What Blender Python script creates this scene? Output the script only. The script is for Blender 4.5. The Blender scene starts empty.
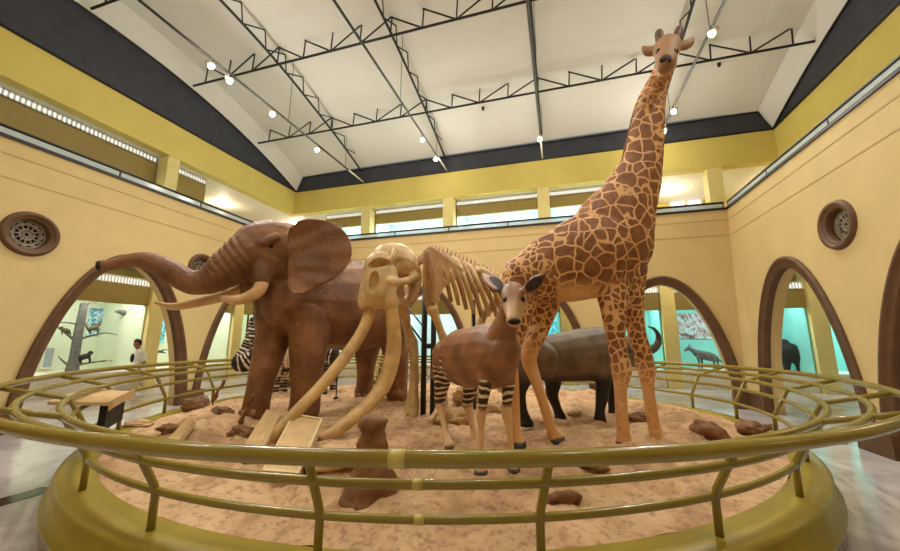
import bpy, bmesh, math, random
import numpy as np
from mathutils import Vector, Matrix, Quaternion
random.seed(7); np.random.seed(7)
SC = bpy.context.scene
COL = SC.collection
R = math.radians
V = Vector

# ------------------------------------------------------------------ camera
FPX = 365.0; CX, CY = 450.0, 275.5; EYE = 1.62
YAW, PIT, ROLL = R(16.6), R(10.2), 0.004
_fw = V((-math.sin(YAW)*math.cos(PIT), math.cos(YAW)*math.cos(PIT), math.sin(PIT)))
_r0 = V((math.cos(YAW), math.sin(YAW), 0)); _u0 = _r0.cross(_fw)
_rt = _r0*math.cos(ROLL) + _u0*math.sin(ROLL); _up = _rt.cross(_fw)
EYEP = V((0, 0, EYE))
cam_d = bpy.data.cameras.new('camera'); cam = bpy.data.objects.new('camera', cam_d); COL.objects.link(cam)
cam_d.sensor_width = 36; cam_d.lens = 36*FPX/900; cam_d.clip_start = 0.02; cam_d.clip_end = 200
m = Matrix.Identity(4)
for i in range(3):
    m[i][0] = _rt[i]; m[i][1] = _up[i]; m[i][2] = -_fw[i]; m[i][3] = EYEP[i]
cam.matrix_world = m
SC.camera = cam

def ray(u, v):
    return _fw + _rt*((u-CX)/FPX) - _up*((v-CY)/FPX)
def at_z(u, v, z):
    d = ray(u, v); return EYEP + d*((z-EYE)/d.z)
def at_x(u, v, x):
    d = ray(u, v); return EYEP + d*(x/d.x)
def at_y(u, v, y):
    d = ray(u, v); return EYEP + d*(y/d.y)
def depth_of(p):
    return (V(p)-EYEP).dot(_fw)
class Pl:
    """a vertical plane through an animal: origin, heading; off is measured sideways, away from the viewer"""
    def __init__(s, o, d, n):
        s.o = V((o[0], o[1], 0)); s.d = V((d[0], d[1], 0)).normalized(); s.n = V((n[0], n[1], 0)).normalized()
    def P(s, u, v, off=0, dd=0):
        d = ray(u, v); h = V((d.x, d.y, 0)); t = ((s.o+s.n*off).dot(s.n))/h.dot(s.n)
        return EYEP + d*(t+dd)

# ------------------------------------------------------------------ materials
def srgb(r, g, b):
    def f(c):
        c /= 255.0
        return c/12.92 if c <= 0.04045 else ((c+0.055)/1.055)**2.4
    return (f(r), f(g), f(b), 1)
class NT:
    def __init__(s, name):
        s.m = bpy.data.materials.new(name); s.m.use_nodes = True
        s.t = s.m.node_tree; s.b = s.t.nodes['Principled BSDF']
    def n(s, typ, **kw):
        nd = s.t.nodes.new(typ)
        for k, v in kw.items():
            if k.startswith('i_'):
                key = k[2:]; key = int(key) if key.isdigit() else key.replace('_', ' ')
                nd.inputs[key].default_value = v
            else: setattr(nd, k, v)
        return nd
    def l(s, a, b): s.t.links.new(a, b)
    def coord(s, kind='Object'): return s.n('ShaderNodeTexCoord').outputs[kind]
    def noise(s, scale, detail=4, rough=.6, vec=None, dist=0):
        nd = s.n('ShaderNodeTexNoise'); nd.inputs['Scale'].default_value = scale; nd.inputs['Detail'].default_value = detail
        nd.inputs['Roughness'].default_value = rough; nd.inputs['Distortion'].default_value = dist
        s.l(vec if vec is not None else s.coord(), nd.inputs['Vector']); return nd.outputs['Fac']
    def ramp(s, fac, stops):
        nd = s.n('ShaderNodeValToRGB'); e = nd.color_ramp.elements
        while len(e) < len(stops): e.new(.5)
        for k, (p, c) in enumerate(stops): e[k].position = p; e[k].color = c
        s.l(fac, nd.inputs['Fac']); return nd.outputs['Color']
    def mix(s, fac, a, b, typ='MIX'):
        nd = s.n('ShaderNodeMix'); nd.data_type = 'RGBA'; nd.blend_type = typ
        for key, v in ((0, fac), (6, a), (7, b)):
            if isinstance(v, (int, float, tuple)): nd.inputs[key].default_value = v
            else: s.l(v, nd.inputs[key])
        return nd.outputs[2]
    def math(s, op, a, b=0.0, c=None):
        nd = s.n('ShaderNodeMath'); nd.operation = op
        for k, v in enumerate((a, b) if c is None else (a, b, c)):
            if isinstance(v, (int, float)): nd.inputs[k].default_value = v
            else: s.l(v, nd.inputs[k])
        return nd.outputs[0]
    def attr(s, name):
        return s.n('ShaderNodeAttribute', attribute_name=name)
    def bump(s, h, strength=.3, dist=.02):
        nd = s.n('ShaderNodeBump'); nd.inputs['Strength'].default_value = strength; nd.inputs['Distance'].default_value = dist
        s.l(h, nd.inputs['Height']); s.l(nd.outputs[0], s.b.inputs['Normal'])
    def base(s, c):
        if isinstance(c, tuple): s.b.inputs['Base Color'].default_value = c
        else: s.l(c, s.b.inputs['Base Color'])
    def rough(s, r): s.b.inputs['Roughness'].default_value = r
def simple(name, rgb, rough=.6, var=.12, scale=6, bump=0, bscale=40, metal=0, spec=None):
    t = NT(name); c = srgb(*rgb)
    d = tuple(max(0, x*(1-var)) for x in c[:3])+(1,); e = tuple(min(1, x*(1+var)) for x in c[:3])+(1,)
    t.base(t.ramp(t.noise(scale), [(.3, d), (.7, e)])); t.rough(rough); t.b.inputs['Metallic'].default_value = metal
    if spec is not None: t.b.inputs['Specular IOR Level'].default_value = spec
    if bump: t.bump(t.noise(bscale, 5), bump, .01)
    return t.m
def emit(name, rgb, strength):
    t = NT(name); t.base(srgb(*rgb)); t.b.inputs['Emission Color'].default_value = srgb(*rgb); t.b.inputs['Emission Strength'].default_value = strength
    return t.m
M = {}
M['plaster'] = simple('warm plaster', (214, 188, 132), .75, .05, 1.5, .05, 60)
M['upper'] = simple('yellow plaster', (212, 192, 102), .7, .05, 1.5, .05, 60)
M['ceiling'] = simple('white ceiling', (224, 222, 218), .8, .03, .8)
M['brown'] = simple('brown arch render', (98, 66, 38), .55, .25, 5, .2, 30)
M['black'] = simple('black metal', (22, 22, 24), .45, .1)
M['steel'] = simple('truss steel', (30, 27, 26), .5, .15)
M['olive'] = simple('olive gloss paint', (138, 120, 46), .22, .08, 4)
M['kerb'] = simple('olive kerb paint', (156, 136, 44), .35, .1, 3)
M['header'] = simple('olive header board', (146, 124, 62), .6, .05)
M['cream'] = simple('cream column', (226, 208, 140), .7, .05)
M['offwhite'] = simple('off white', (228, 222, 205), .6, .04)
M['bone'] = simple('aged bone', (206, 174, 124), .5, .22, 7, .25, 30)
M['bone_dark'] = simple('brown bone', (176, 136, 92), .5, .25, 6, .3, 24)
M['tuskbone'] = simple('old tusk', (208, 170, 112), .4, .3, 4, .3, 18)
M['ivory'] = simple('ivory', (214, 176, 130), .35, .18, 5)
M['wood'] = simple('weathered wood', (126, 84, 50), .7, .35, 9, .5, 25)
M['palewood'] = simple('pale board', (206, 172, 122), .6, .15, 6)
M['rock'] = simple('brown rock', (138, 100, 70), .85, .4, 9, .9, 22)
M['palerock'] = simple('pale rock', (200, 165, 120), .8, .25, 6, .5, 16)
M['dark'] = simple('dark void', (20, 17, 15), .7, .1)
M['horn'] = simple('horn', (58, 48, 40), .4, .3, 12)
M['horn_pale'] = simple('toenail', (170, 130, 92), .5, .15)
M['eye'] = simple('eye', (12, 8, 6), .1, .1)
M['trunk'] = simple('grey bark', (98, 98, 96), .8, .3, 8, .5, 20)
M['skin'] = simple('skin', (150, 96, 68), .5, .08)
M['shirt'] = simple('white cotton', (232, 228, 220), .8, .05)
M['khaki'] = simple('khaki cotton', (190, 176, 140), .8, .08)
M['hair'] = simple('black hair', (20, 16, 14), .6, .2)
M['strip'] = emit('fluorescent louver', (228, 236, 240), 1.1)
M['lamp'] = emit('lamp glow', (255, 232, 190), 40)
M['cyancase'] = simple('cyan diorama wall', (140, 214, 208), .7, .06, 1.2)
M['mintcase'] = simple('mint diorama wall', (216, 228, 206), .7, .05, 1.2)
M['skycase'] = simple('pale blue diorama wall', (205, 232, 240), .7, .08, 1.0)
def mat_floor():
    t = NT('polished stone floor'); v = t.coord()
    a = t.noise(.9, 6, .65, v, .8)
    c = t.ramp(a, [(.35, srgb(170, 163, 165)), (.55, srgb(208, 202, 204)), (.7, srgb(182, 174, 178))])
    t.base(c); t.rough(.16); return t.m
M['floor'] = mat_floor()
M['marble'] = simple('grey marble', (150, 142, 140), .2, .25, 3)
def mat_louver():
    t = NT('black slatted panel'); v = t.coord()
    sx = t.n('ShaderNodeSeparateXYZ'); t.l(v, sx.inputs[0])
    w = t.math('SINE', t.math('MULTIPLY', sx.outputs[2], 90.0))
    t.base(t.ramp(t.noise(3), [(.3, srgb(46, 48, 60)), (.7, srgb(60, 62, 72))])); t.rough(.6); t.bump(w, .25, .02); return t.m
M['louver'] = mat_louver()
def mat_glass():
    t = NT('clear glass'); t.base((.8, .95, .97, 1)); t.rough(.02); t.b.inputs['Transmission Weight'].default_value = 1.0
    t.b.inputs['IOR'].default_value = 1.15; return t.m
M['glass'] = mat_glass()
def mat_paleglass():
    t = NT('pale glow glass'); t.base(srgb(222, 234, 238)); t.rough(.12); t.b.inputs['Transmission Weight'].default_value = .35; return t.m  # paleness baked in for the lit exhibits behind the glass
M['paleglass'] = mat_paleglass()
def mat_sand():
    t = NT('sculpted sand'); v = t.coord()
    a = t.noise(1.6, 8, .65, v, .4); b = t.noise(14, 6, .7, v)
    c = t.ramp(a, [(.3, srgb(166, 126, 90)), (.5, srgb(208, 168, 126)), (.72, srgb(228, 194, 152))])
    c2 = t.mix(t.ramp(b, [(.35, (0, 0, 0, 1)), (.5, (1, 1, 1, 1))]), srgb(134, 92, 60), c)  # dark brown in the bump hollows paints shade into the sand relief
    t.base(t.mix(.65, c, c2)); t.rough(.85); t.bump(b, .7, .04); return t.m
M['sand'] = mat_sand()
def mat_elephant():
    t = NT('elephant hide'); v = t.coord()
    a = t.noise(2.2, 6, .6, v); b = t.noise(22, 6, .75, v, .6)
    t.base(t.ramp(a, [(.3, srgb(96, 58, 30)), (.52, srgb(138, 90, 54)), (.72, srgb(172, 122, 84))])); t.rough(.42); t.bump(b, .8, .03); return t.m
M['elephant'] = mat_elephant()
def mat_giraffe():
    t = NT('giraffe coat'); v = t.coord()
    nz = t.n('ShaderNodeTexNoise'); nz.inputs['Scale'].default_value = 5; t.l(v, nz.inputs['Vector'])
    wv = t.n('ShaderNodeMix'); wv.data_type = 'RGBA'; wv.blend_type = 'LINEAR_LIGHT'; wv.inputs[0].default_value = .05
    t.l(v, wv.inputs[6]); t.l(nz.outputs['Color'], wv.inputs[7])
    def vor(sc, w0, w1):
        nd = t.n('ShaderNodeTexVoronoi'); nd.feature = 'DISTANCE_TO_EDGE'; nd.inputs['Scale'].default_value = sc; nd.inputs['Randomness'].default_value = .85
        t.l(wv.outputs[2], nd.inputs['Vector'])
        return t.ramp(nd.outputs['Distance'], [(w0, (0, 0, 0, 1)), (w1, (1, 1, 1, 1))])
    big = vor(6.2, .04, .075); small = vor(11.5, .075, .13)
    pat = t.mix(t.attr('fine').outputs['Fac'], big, small)
    br = t.ramp(t.noise(9, 4), [(.3, srgb(112, 64, 32)), (.7, srgb(152, 98, 54))])
    tan = t.ramp(t.noise(3, 4), [(.3, srgb(214, 156, 98)), (.7, srgb(236, 188, 132))])
    keep = t.math('MULTIPLY', pat, t.attr('spots').outputs['Fac'])
    t.base(t.mix(t.attr('dusk').outputs['Fac'], t.mix(keep, tan, br), srgb(120, 86, 54))); t.rough(.6); t.bump(t.noise(70, 4), .25, .01); return t.m
M['giraffe'] = mat_giraffe()
def mat_okapi():
    t = NT('okapi coat'); v = t.coord()
    sx = t.n('ShaderNodeSeparateXYZ'); t.l(v, sx.inputs[0])
    z = t.math('ADD', sx.outputs[2], t.math('MULTIPLY', t.noise(5, 2), .12))
    w = t.math('SINE', t.math('MULTIPLY', z, 95.0))
    st = t.ramp(w, [(.42, srgb(52, 30, 20)), (.56, srgb(236, 216, 186))])
    body = t.ramp(t.noise(3.0, 5), [(.28, srgb(104, 64, 38)), (.5, srgb(142, 94, 60)), (.74, srgb(176, 128, 90))])
    c = t.mix(t.attr('pale').outputs['Fac'], body, srgb(226, 186, 142))
    t.base(t.mix(t.attr('stripe').outputs['Fac'], c, st)); t.rough(.45); t.bump(t.noise(60, 4), .2, .008); return t.m
M['okapi'] = mat_okapi()
def mat_buffalo():
    t = NT('buffalo coat'); v = t.coord()
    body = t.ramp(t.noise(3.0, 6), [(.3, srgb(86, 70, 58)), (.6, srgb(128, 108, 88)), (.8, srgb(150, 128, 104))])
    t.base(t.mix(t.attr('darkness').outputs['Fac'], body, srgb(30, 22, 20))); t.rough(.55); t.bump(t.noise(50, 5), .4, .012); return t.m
M['buffalo'] = mat_buffalo()
def mat_zebra():
    t = NT('zebra coat')
    s = t.math('ADD', t.attr('along').outputs['Fac'], t.math('MULTIPLY', t.noise(5, 2), .06))
    w = t.math('SINE', t.math('MULTIPLY', s, 85.0))
    st = t.ramp(w, [(.42, srgb(40, 26, 20)), (.56, srgb(236, 222, 200))])
    t.base(t.mix(t.attr('darkness').outputs['Fac'], st, srgb(40, 28, 24))); t.rough(.6); return t.m
M['zebra'] = mat_zebra()
def mat_poster(name, a, b, c, scale):
    t = NT(name); n1 = t.noise(scale, 5, .7, None, 1.2)
    t.base(t.ramp(n1, [(.38, srgb(*a)), (.46, srgb(*b)), (.56, srgb(*c))])); t.rough(.4); return t.m
M['poster_blue'] = mat_poster('blue leaf print', (24, 70, 120), (70, 160, 200), (214, 238, 246), 7)
M['poster_rock'] = mat_poster('rocky landscape print', (96, 74, 84), (182, 146, 136), (196, 216, 226), 5)
M['poster_cyan'] = mat_poster('cyan print', (24, 74, 110), (70, 176, 206), (150, 226, 236), 6)

# ------------------------------------------------------------------ mesh helpers
def tag(o, label=None, cat=None, group=None, kind=None):
    if label: o['label'] = label
    if cat: o['category'] = cat
    if group: o['group'] = group
    if kind: o['kind'] = kind
    return o
def empty(name, loc, label, cat, group=None):
    o = bpy.data.objects.new(name, None); COL.objects.link(o); o.location = loc; o.empty_display_size = .1
    return tag(o, label, cat, group)
def link(name, me, mat, parent=None):
    o = bpy.data.objects.new(name, me); COL.objects.link(o)
    if mat is not None and not me.materials: me.materials.append(mat)
    if parent is not None:
        o.parent = parent; o.matrix_parent_inverse = Matrix.Translation(-parent.location) if parent.type == 'EMPTY' else Matrix.Identity(4)
    return o
def smooth(me, on=True):
    me.polygons.foreach_set('use_smooth', [on]*len(me.polygons))
class MB:
    def __init__(s): s.bm = bmesh.new()
    def box(s, lo, hi, mat=None):
        c = [(a+b)/2 for a, b in zip(lo, hi)]; d = [abs(b-a) for a, b in zip(lo, hi)]
        mt = Matrix.Translation(c) @ Matrix.Diagonal((d[0], d[1], d[2], 1))
        if mat is not None: mt = mat @ mt
        bmesh.ops.create_cube(s.bm, size=1, matrix=mt); return s
    def tube(s, pts, r, seg=10, closed=False, lat=None, ratio=1.0, cap=True):
        """swept round or elliptic section; r is a number or one per point"""
        pts = [V(p) for p in pts]; n = len(pts)
        rr = r if isinstance(r, (list, tuple)) else [r]*n
        rings = []; ref = None
        for i, p in enumerate(pts):
            if closed: t = pts[(i+1) % n]-pts[i-1]
            else: t = pts[min(i+1, n-1)]-pts[max(i-1, 0)]
            t = t.normalized() if t.length > 1e-9 else V((0, 0, 1))
            if lat is not None: a = lat-t*lat.dot(t)
            elif ref is None: a = t.orthogonal()
            else: a = ref-t*ref.dot(t)
            if a.length < 1e-6: a = t.orthogonal()
            a.normalize(); ref = a; b = t.cross(a)
            q = ratio[i] if isinstance(ratio, (list, tuple)) else ratio
            rings.append([s.bm.verts.new(p+a*(math.cos(2*math.pi*k/seg)*rr[i]*q)+b*(math.sin(2*math.pi*k/seg)*rr[i])) for k in range(seg)])
        for i in range(n if closed else n-1):
            A, B = rings[i], rings[(i+1) % n]
            for k in range(seg): s.bm.faces.new((A[k], A[(k+1) % seg], B[(k+1) % seg], B[k]))
        if not closed and cap:
            s.bm.faces.new(rings[0][::-1]); s.bm.faces.new(rings[-1])
        return s
    def ball(s, c, r, sc=(1, 1, 1), rot=None, sub=3):
        mt = Matrix.Translation(c)
        if rot is not None: mt = mt @ rot
        mt = mt @ Matrix.Diagonal((sc[0], sc[1], sc[2], 1))
        bmesh.ops.create_icosphere(s.bm, subdivisions=sub, radius=r, matrix=mt); return s
    def cyl(s, c, r, h, seg=24, rot=None, r2=None):
        mt = Matrix.Translation(c)
        if rot is not None: mt = mt @ rot
        bmesh.ops.create_cone(s.bm, cap_ends=True, segments=seg, radius1=r, radius2=r if r2 is None else r2, depth=h, matrix=mt); return s
    def poly(s, pts):
        s.bm.faces.new([s.bm.verts.new(p) for p in pts]); return s
    def prism(s, pts, d):
        """closed solid: polygon pts extruded by vector d"""
        a = [s.bm.verts.new(p) for p in pts]; b = [s.bm.verts.new(V(p)+V(d)) for p in pts]
        n = len(a); s.bm.faces.new(a); s.bm.faces.new(b[::-1])
        for i in range(n): s.bm.faces.new((a[i], b[i], b[(i+1) % n], a[(i+1) % n]))
        return s
    def revolve(s, prof, c, seg=96, a0=0, a1=2*math.pi, yk=.78):
        full = abs(a1-a0-2*math.pi) < 1e-6; rings = []
        for k in range(seg if full else seg+1):
            a = a0+(a1-a0)*k/seg
            rings.append([s.bm.verts.new((c[0]+r*math.cos(a), c[1]+(yk if math.sin(a) > 0 else 1)*r*math.sin(a), z)) for r, z in prof])
        m_ = len(rings)
        for k in range(m_ if full else m_-1):
            A, B = rings[k], rings[(k+1) % m_]
            for i in range(len(prof)-1): s.bm.faces.new((A[i], B[i], B[i+1], A[i+1]))
        return s
    def mesh(s, name, sm=False):
        bmesh.ops.recalc_face_normals(s.bm, faces=s.bm.faces)
        me = bpy.data.meshes.new(name); s.bm.to_mesh(me); s.bm.free(); smooth(me, sm); return me
    def build(s, name, mat, parent=None, sm=False):
        return link(name, s.mesh(name, sm), mat, parent)
def struct(name, mb, mat, sm=False):
    o = mb.build(name, mat, None, sm); o['kind'] = 'structure'; return o
def catmull(pts, sub=5):
    P = [np.array(p, float) for p in pts]; out = []
    for i in range(len(P)-1):
        p0 = P[i-1] if i else 2*P[0]-P[1]; p1, p2 = P[i], P[i+1]; p3 = P[i+2] if i+2 < len(P) else 2*P[-1]-P[-2]
        for k in range(sub):
            t = k/sub
            out.append(.5*((2*p1)+(-p0+p2)*t+(2*p0-5*p1+4*p2-p3)*t*t+(-p0+3*p1-3*p2+p3)*t**3))
    out.append(P[-1]); return out
def flat2d(outline, holes, thick, to3):
    """a filled 2-D outline with holes, extruded; to3 = matrix that stands it up"""
    cu = bpy.data.curves.new('t', 'CURVE'); cu.dimensions = '2D'; cu.fill_mode = 'BOTH'; cu.extrude = thick/2
    for lp in [outline]+holes:
        sp = cu.splines.new('POLY'); sp.points.add(len(lp)-1); sp.use_cyclic_u = True
        for p, q in zip(sp.points, lp): p.co = (q[0], q[1], 0, 1)
    ob = bpy.data.objects.new('t', cu); COL.objects.link(ob)
    dg = bpy.context.evaluated_depsgraph_get(); me = bpy.data.meshes.new_from_object(ob.evaluated_get(dg))
    bpy.data.objects.remove(ob); me.transform(to3); return me
def apply_mods(me, mods):
    ob = bpy.data.objects.new('t', me); COL.objects.link(ob)
    for typ, kw in mods:
        md = ob.modifiers.new('m', typ)
        for k, v in kw.items(): setattr(md, k, v)
    dg = bpy.context.evaluated_depsgraph_get(); out = bpy.data.meshes.new_from_object(ob.evaluated_get(dg))
    bpy.data.objects.remove(ob); return out

class Body:
    """one continuous skin grown over chains of rings, as a single welded surface"""
    def __init__(s, plane): s.pl = plane; s.mb = MB(); s.samples = []; s.nch = 0; s.names = []
    def chain(s, name, spec, ratio=.8, plane=None, sub=5, lat=None, wr=None):
        pl = plane or s.pl; pts = []
        for it in spec:
            u, v, r = it[:3]; q = it[3] if len(it) > 3 and it[3] else ratio
            off = it[4] if len(it) > 4 else 0; dd = it[5] if len(it) > 5 else 0
            p = pl.P(u, v, off, dd); rm = r*depth_of(p)/FPX
            pts.append((p.x, p.y, p.z, rm, q))
        s.chain3(name, pts, lat or pl.n, sub, wr)
    def chain3(s, name, pts, lat, sub=5, wr=None):
        c = catmull(pts, sub); c = [np.array(x) for x in c]
        L = [0.0]
        for i in range(1, len(c)): L.append(L[-1]+float(np.linalg.norm(c[i][:3]-c[i-1][:3])))
        # domed ends
        def dome(a, b):
            t = V(a[:3])-V(b[:3]); t = t.normalized() if t.length > 0 else V((0, 0, 1)); o = []
            for ang in (35, 62, 82):
                o.append(np.array(list(V(a[:3])+t*a[3]*.75*math.sin(R(ang)))+[a[3]*math.cos(R(ang)), a[4]]))
            return o
        P = dome(c[0], c[1])[::-1]+c+dome(c[-1], c[-2])
        rr = [max(.004, x[3]) for x in P]
        if wr:
            n0 = 3
            for i in range(len(c)): rr[n0+i] *= 1+wr(L[i], L[-1])
        s.mb.tube([V(x[:3]) for x in P], rr, 16, lat=V(lat), ratio=[x[4] for x in P])
        for x, l in zip(c, L): s.samples.append((x[0], x[1], x[2], max(.01, x[3]), s.nch, l, l/max(L[-1], 1e-6)))
        s.names.append(name); s.nch += 1
    def build(s, name, mat, parent, voxel=.02, it=6, attrs=None, fac=.5):
        bmesh.ops.recalc_face_normals(s.mb.bm, faces=s.mb.bm.faces)
        me = bpy.data.meshes.new('t'); s.mb.bm.to_mesh(me); s.mb.bm.free()
        out = apply_mods(me, [('REMESH', dict(mode='VOXEL', voxel_size=voxel)), ('SMOOTH', dict(iterations=it, factor=fac))])
        out.name = name; smooth(out)
        n = len(out.vertices); co = np.empty(n*3); out.vertices.foreach_get('co', co); co = co.reshape(-1, 3)
        S = np.array(s.samples); best = np.full(n, 1e9); idx = np.zeros(n, int)
        for k in range(len(S)):
            d = np.linalg.norm(co-S[k, :3], axis=1)/S[k, 3]; b = d < best; best[b] = d[b]; idx[b] = k
        cid, al, tt = S[idx, 4].astype(int), S[idx, 5], S[idx, 6]
        nm = np.array(s.names)[cid]
        if attrs:
            for an, vals in attrs(co, nm, al, tt).items():
                # soften the borders of the coat markings over neighbouring vertices
                a = out.attributes.new(an, 'FLOAT', 'POINT'); a.data.foreach_set('value', np.asarray(vals, dtype=np.float32))
        return link(name, out, mat, parent)
def sstep(x, a, b):
    t = np.clip((x-a)/(b-a), 0, 1); return t*t*(3-2*t)

# ------------------------------------------------------------------ hall shell
XL, XR, YB, YF = -9.35, 4.52, 11.22, -2.6      # lower walls of the hall
ZL = 5.18                                       # parapet top
WT = .32                                        # wall thickness
GXL, GXR, GYB = -10.7, 6.48, 12.42              # gallery column line / upper walls
ZF, ZT = 6.95, 7.97                              # underside and top of the upper fascia
OXL, OXR, OYB, OYF = -16.2, 12.4, 17.6, -4.2    # outer walls
CZ = 4.35                                       # corridor ceiling
def superarch(a, b, q=1.7, seg=40):
    pts = []
    for k in range(seg+1):
        th = math.pi*k/seg; t = math.sin(th)**.9
        w = math.sqrt(max(0, 1-t**q)); pts.append((math.copysign(w, math.cos(th))*a, t*b))
    return pts
def fr_left(x):  return Matrix(((0, 0, 1, x), (1, 0, 0, 0), (0, 1, 0, 0), (0, 0, 0, 1)))     # (u,v,w) -> y=u z=v x=w
def fr_back(y):  return Matrix(((1, 0, 0, 0), (0, 0, 1, y), (0, 1, 0, 0), (0, 0, 0, 1)))     # (u,v,w) -> x=u z=v y=w
LEFT_A = [-1.1, 2.36, 5.82, 9.28]; LEFT_P = [.63, 4.05, 7.5]
BACK_A = [-7.62, -4.16, -.70, 2.74]
RIGHT_A = [-1.3, 2.15, 5.6, 9.06]; RIGHT_P = [.5, 3.9, 7.43]
AO, AI = 1.66, 1.44
BOS = {'left': 3.56, 'back': 3.42, 'right': 3.37}
def wall_mesh(u0, u1, arches, ports, to3, bo):
    ol = [(u0, 0)]
    for c in arches:
        pts = [(c-p[0], p[1]) for p in superarch(AI+.02, bo-.22)]
        ol += [(p[0], max(p[1], 0)) for p in pts]
    ol += [(u1, 0), (u1, ZL), (u0, ZL)]
    holes = [[(c+.3*math.cos(a*math.pi/16), 3.55+.3*math.sin(a*math.pi/16)) for a in range(32)] for c in ports]
    return flat2d(ol, holes, WT, to3)
def wall(name, me):
    o = link(name, me, M['plaster']); o['kind'] = 'structure'
wall('wall_left', wall_mesh(YF, YB, LEFT_A, LEFT_P, fr_left(XL-WT/2), BOS['left']))
wall('wall_back', wall_mesh(XL-.3, XR+.3, BACK_A, [-5.89, -2.43, 1.02], fr_back(YB+WT/2), BOS['back']))
wall('wall_right', wall_mesh(YF, YB, RIGHT_A, RIGHT_P, fr_left(XR+WT/2), BOS['right']))
struct('wall_front', MB().box((XL-.5, YF-.4, 0), (XR+.5, YF, ZL)), M['plaster'])
struct('floor', MB().box((OXL-.3, OYF-.3, -.2), (OXR+.3, OYB+.3, 0)), M['floor'])
# grooves scored in the plaster
tr = MB()
for z in (4.47, 4.9):
    tr.box((XL-.005, YF, z-.012), (XL+.006, YB, z+.012)); tr.box((XL, YB-.006, z-.012), (XR, YB+.005, z+.012)); tr.box((XR-.006, YF, z-.012), (XR+.005, YB, z+.012))
M['groove'] = simple('groove', (196, 168, 112), .8, .05)
struct('trim_1', tr, M['groove'])
# chamfered corner pilaster of the right hand corner
cp = MB(); _v = [cp.bm.verts.new(p) for p in ((XR-.13, YB+.01, .4), (XR+.01, YB-.5, .4), (XR+.01, YB+.01, .4), (XR+.0, YB+.0, 5.1))]
for f in ((0, 1, 2), (0, 1, 3), (1, 2, 3), (2, 0, 3)): cp.bm.faces.new([_v[i] for i in f])
struct('wall_corner', cp, M['plaster'])
# brown arch mouldings
tn = [2]
def arch_trim(c, to3, side, BO):
    BI = BO-.24
    out = [(c-p[0], p[1]) for p in superarch(AO, BO)]; inn = [(c-p[0], p[1]) for p in superarch(AI, BI)]
    bm = bmesh.new(); rows = []
    for lp, w in ((out, .0), (out, .06), ([(c+(p[0]-c)*.96, p[1]*.98) for p in out], .075), ([(c+(p[0]-c)*.95, p[1]*.975) for p in out], .04), ([(c+(p[0]-c)*1.02, p[1]*1.01) for p in inn], .04), (inn, .02), (inn, -.1)):
        rows.append([bm.verts.new(to3 @ V((p[0], p[1], w*side))) for p in lp])
    for a, b in zip(rows[:-1], rows[1:]):
        for k in range(len(a)-1): bm.faces.new((a[k], a[k+1], b[k+1], b[k]))
    bmesh.ops.recalc_face_normals(bm, faces=bm.faces); me = bpy.data.meshes.new('arch'); bm.to_mesh(me); bm.free(); smooth(me)
    o = link('trim_%d' % tn[0], me, M['brown']); o['kind'] = 'structure'; tn[0] += 1
for c in LEFT_A: arch_trim(c, fr_left(XL), 1, BOS['left'])
for c in BACK_A: arch_trim(c, fr_back(YB), -1, BOS['back'])
for c in RIGHT_A: arch_trim(c, fr_left(XR), -1, BOS['right'])
# brown plinths between the arch feet
pm = MB()
for A in (LEFT_A,):
    for c in A[:-1]: pm.box((XL-.02, c+1.4, 0), (XL+.12, c+AO+.42, .34))
for c in RIGHT_A[:-1]: pm.box((XR-.12, c+1.4, 0), (XR+.02, c+AO+.42, .34))
for c in BACK_A[:-1]: pm.box((c+1.4, YB-.12, 0), (c+AO+.42, YB+.02, .34))
pm.box((BACK_A[-1]+1.36, YB-.12, 0), (XR, YB+.02, .42)); pm.box((XR-.12, RIGHT_A[-1]+1.36, 0), (XR+.02, YB, .42))
struct('baseboard_hall', pm, M['brown'])
# portholes: brown ring mouldings, dark recess with a pierced rosette grille
wn = [1]
M['grille'] = simple('grille tracery', (150, 140, 126), .5, .35, 9)
def porthole(c, to3, side):
    ring = MB(); prof = [(.27, -.2), (.27, .0), (.30, .03), (.32, .02), (.335, .06), (.395, .06), (.42, .0)]
    for k in range(48):
        pass
    rows = []
    for k in range(48):
        a = 2*math.pi*k/48
        rows.append([ring.bm.verts.new(to3 @ V((c+r*math.cos(a), 3.55+r*math.sin(a), w*side))) for r, w in prof])
    for k in range(48):
        A, B = rows[k], rows[(k+1) % 48]
        for i in range(len(prof)-1): ring.bm.faces.new((A[i], B[i], B[i+1], A[i+1]))
    nm = 'window_%d' % wn[0]; wn[0] += 1
    o = ring.build(nm, M['brown'], None, True); o['kind'] = 'structure'
    g = MB()
    for rr in (.1, .2, .255):
        g.tube([to3 @ V((c+rr*math.cos(2*math.pi*k/28), 3.55+rr*math.sin(2*math.pi*k/28), -.12*side)) for k in range(28)], .016, 6, closed=True)
    for k in range(12):
        a = math.pi*k/6; g.tube([to3 @ V((c+.03*math.cos(a), 3.55+.03*math.sin(a), -.12*side)), to3 @ V((c+.26*math.cos(a), 3.55+.26*math.sin(a), -.12*side))], .014, 6)
    for k in range(12):
        a = math.pi*(k+.5)/6; g.tube([to3 @ V((c+.21*math.cos(a)+.04*math.cos(t*math.pi/5), 3.55+.21*math.sin(a)+.04*math.sin(t*math.pi/5), -.12*side)) for t in range(10)], .01, 5, closed=True)
    g.build('grille', M['grille'], o)
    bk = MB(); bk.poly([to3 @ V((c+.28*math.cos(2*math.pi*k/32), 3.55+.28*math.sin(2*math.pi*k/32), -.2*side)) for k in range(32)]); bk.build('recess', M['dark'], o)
for c in LEFT_P: porthole(c, fr_left(XL), 1)
for c in [-5.89, -2.43, 1.02]: porthole(c, fr_back(YB), -1)
for c in RIGHT_P: porthole(c, fr_left(XR), -1)

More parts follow.
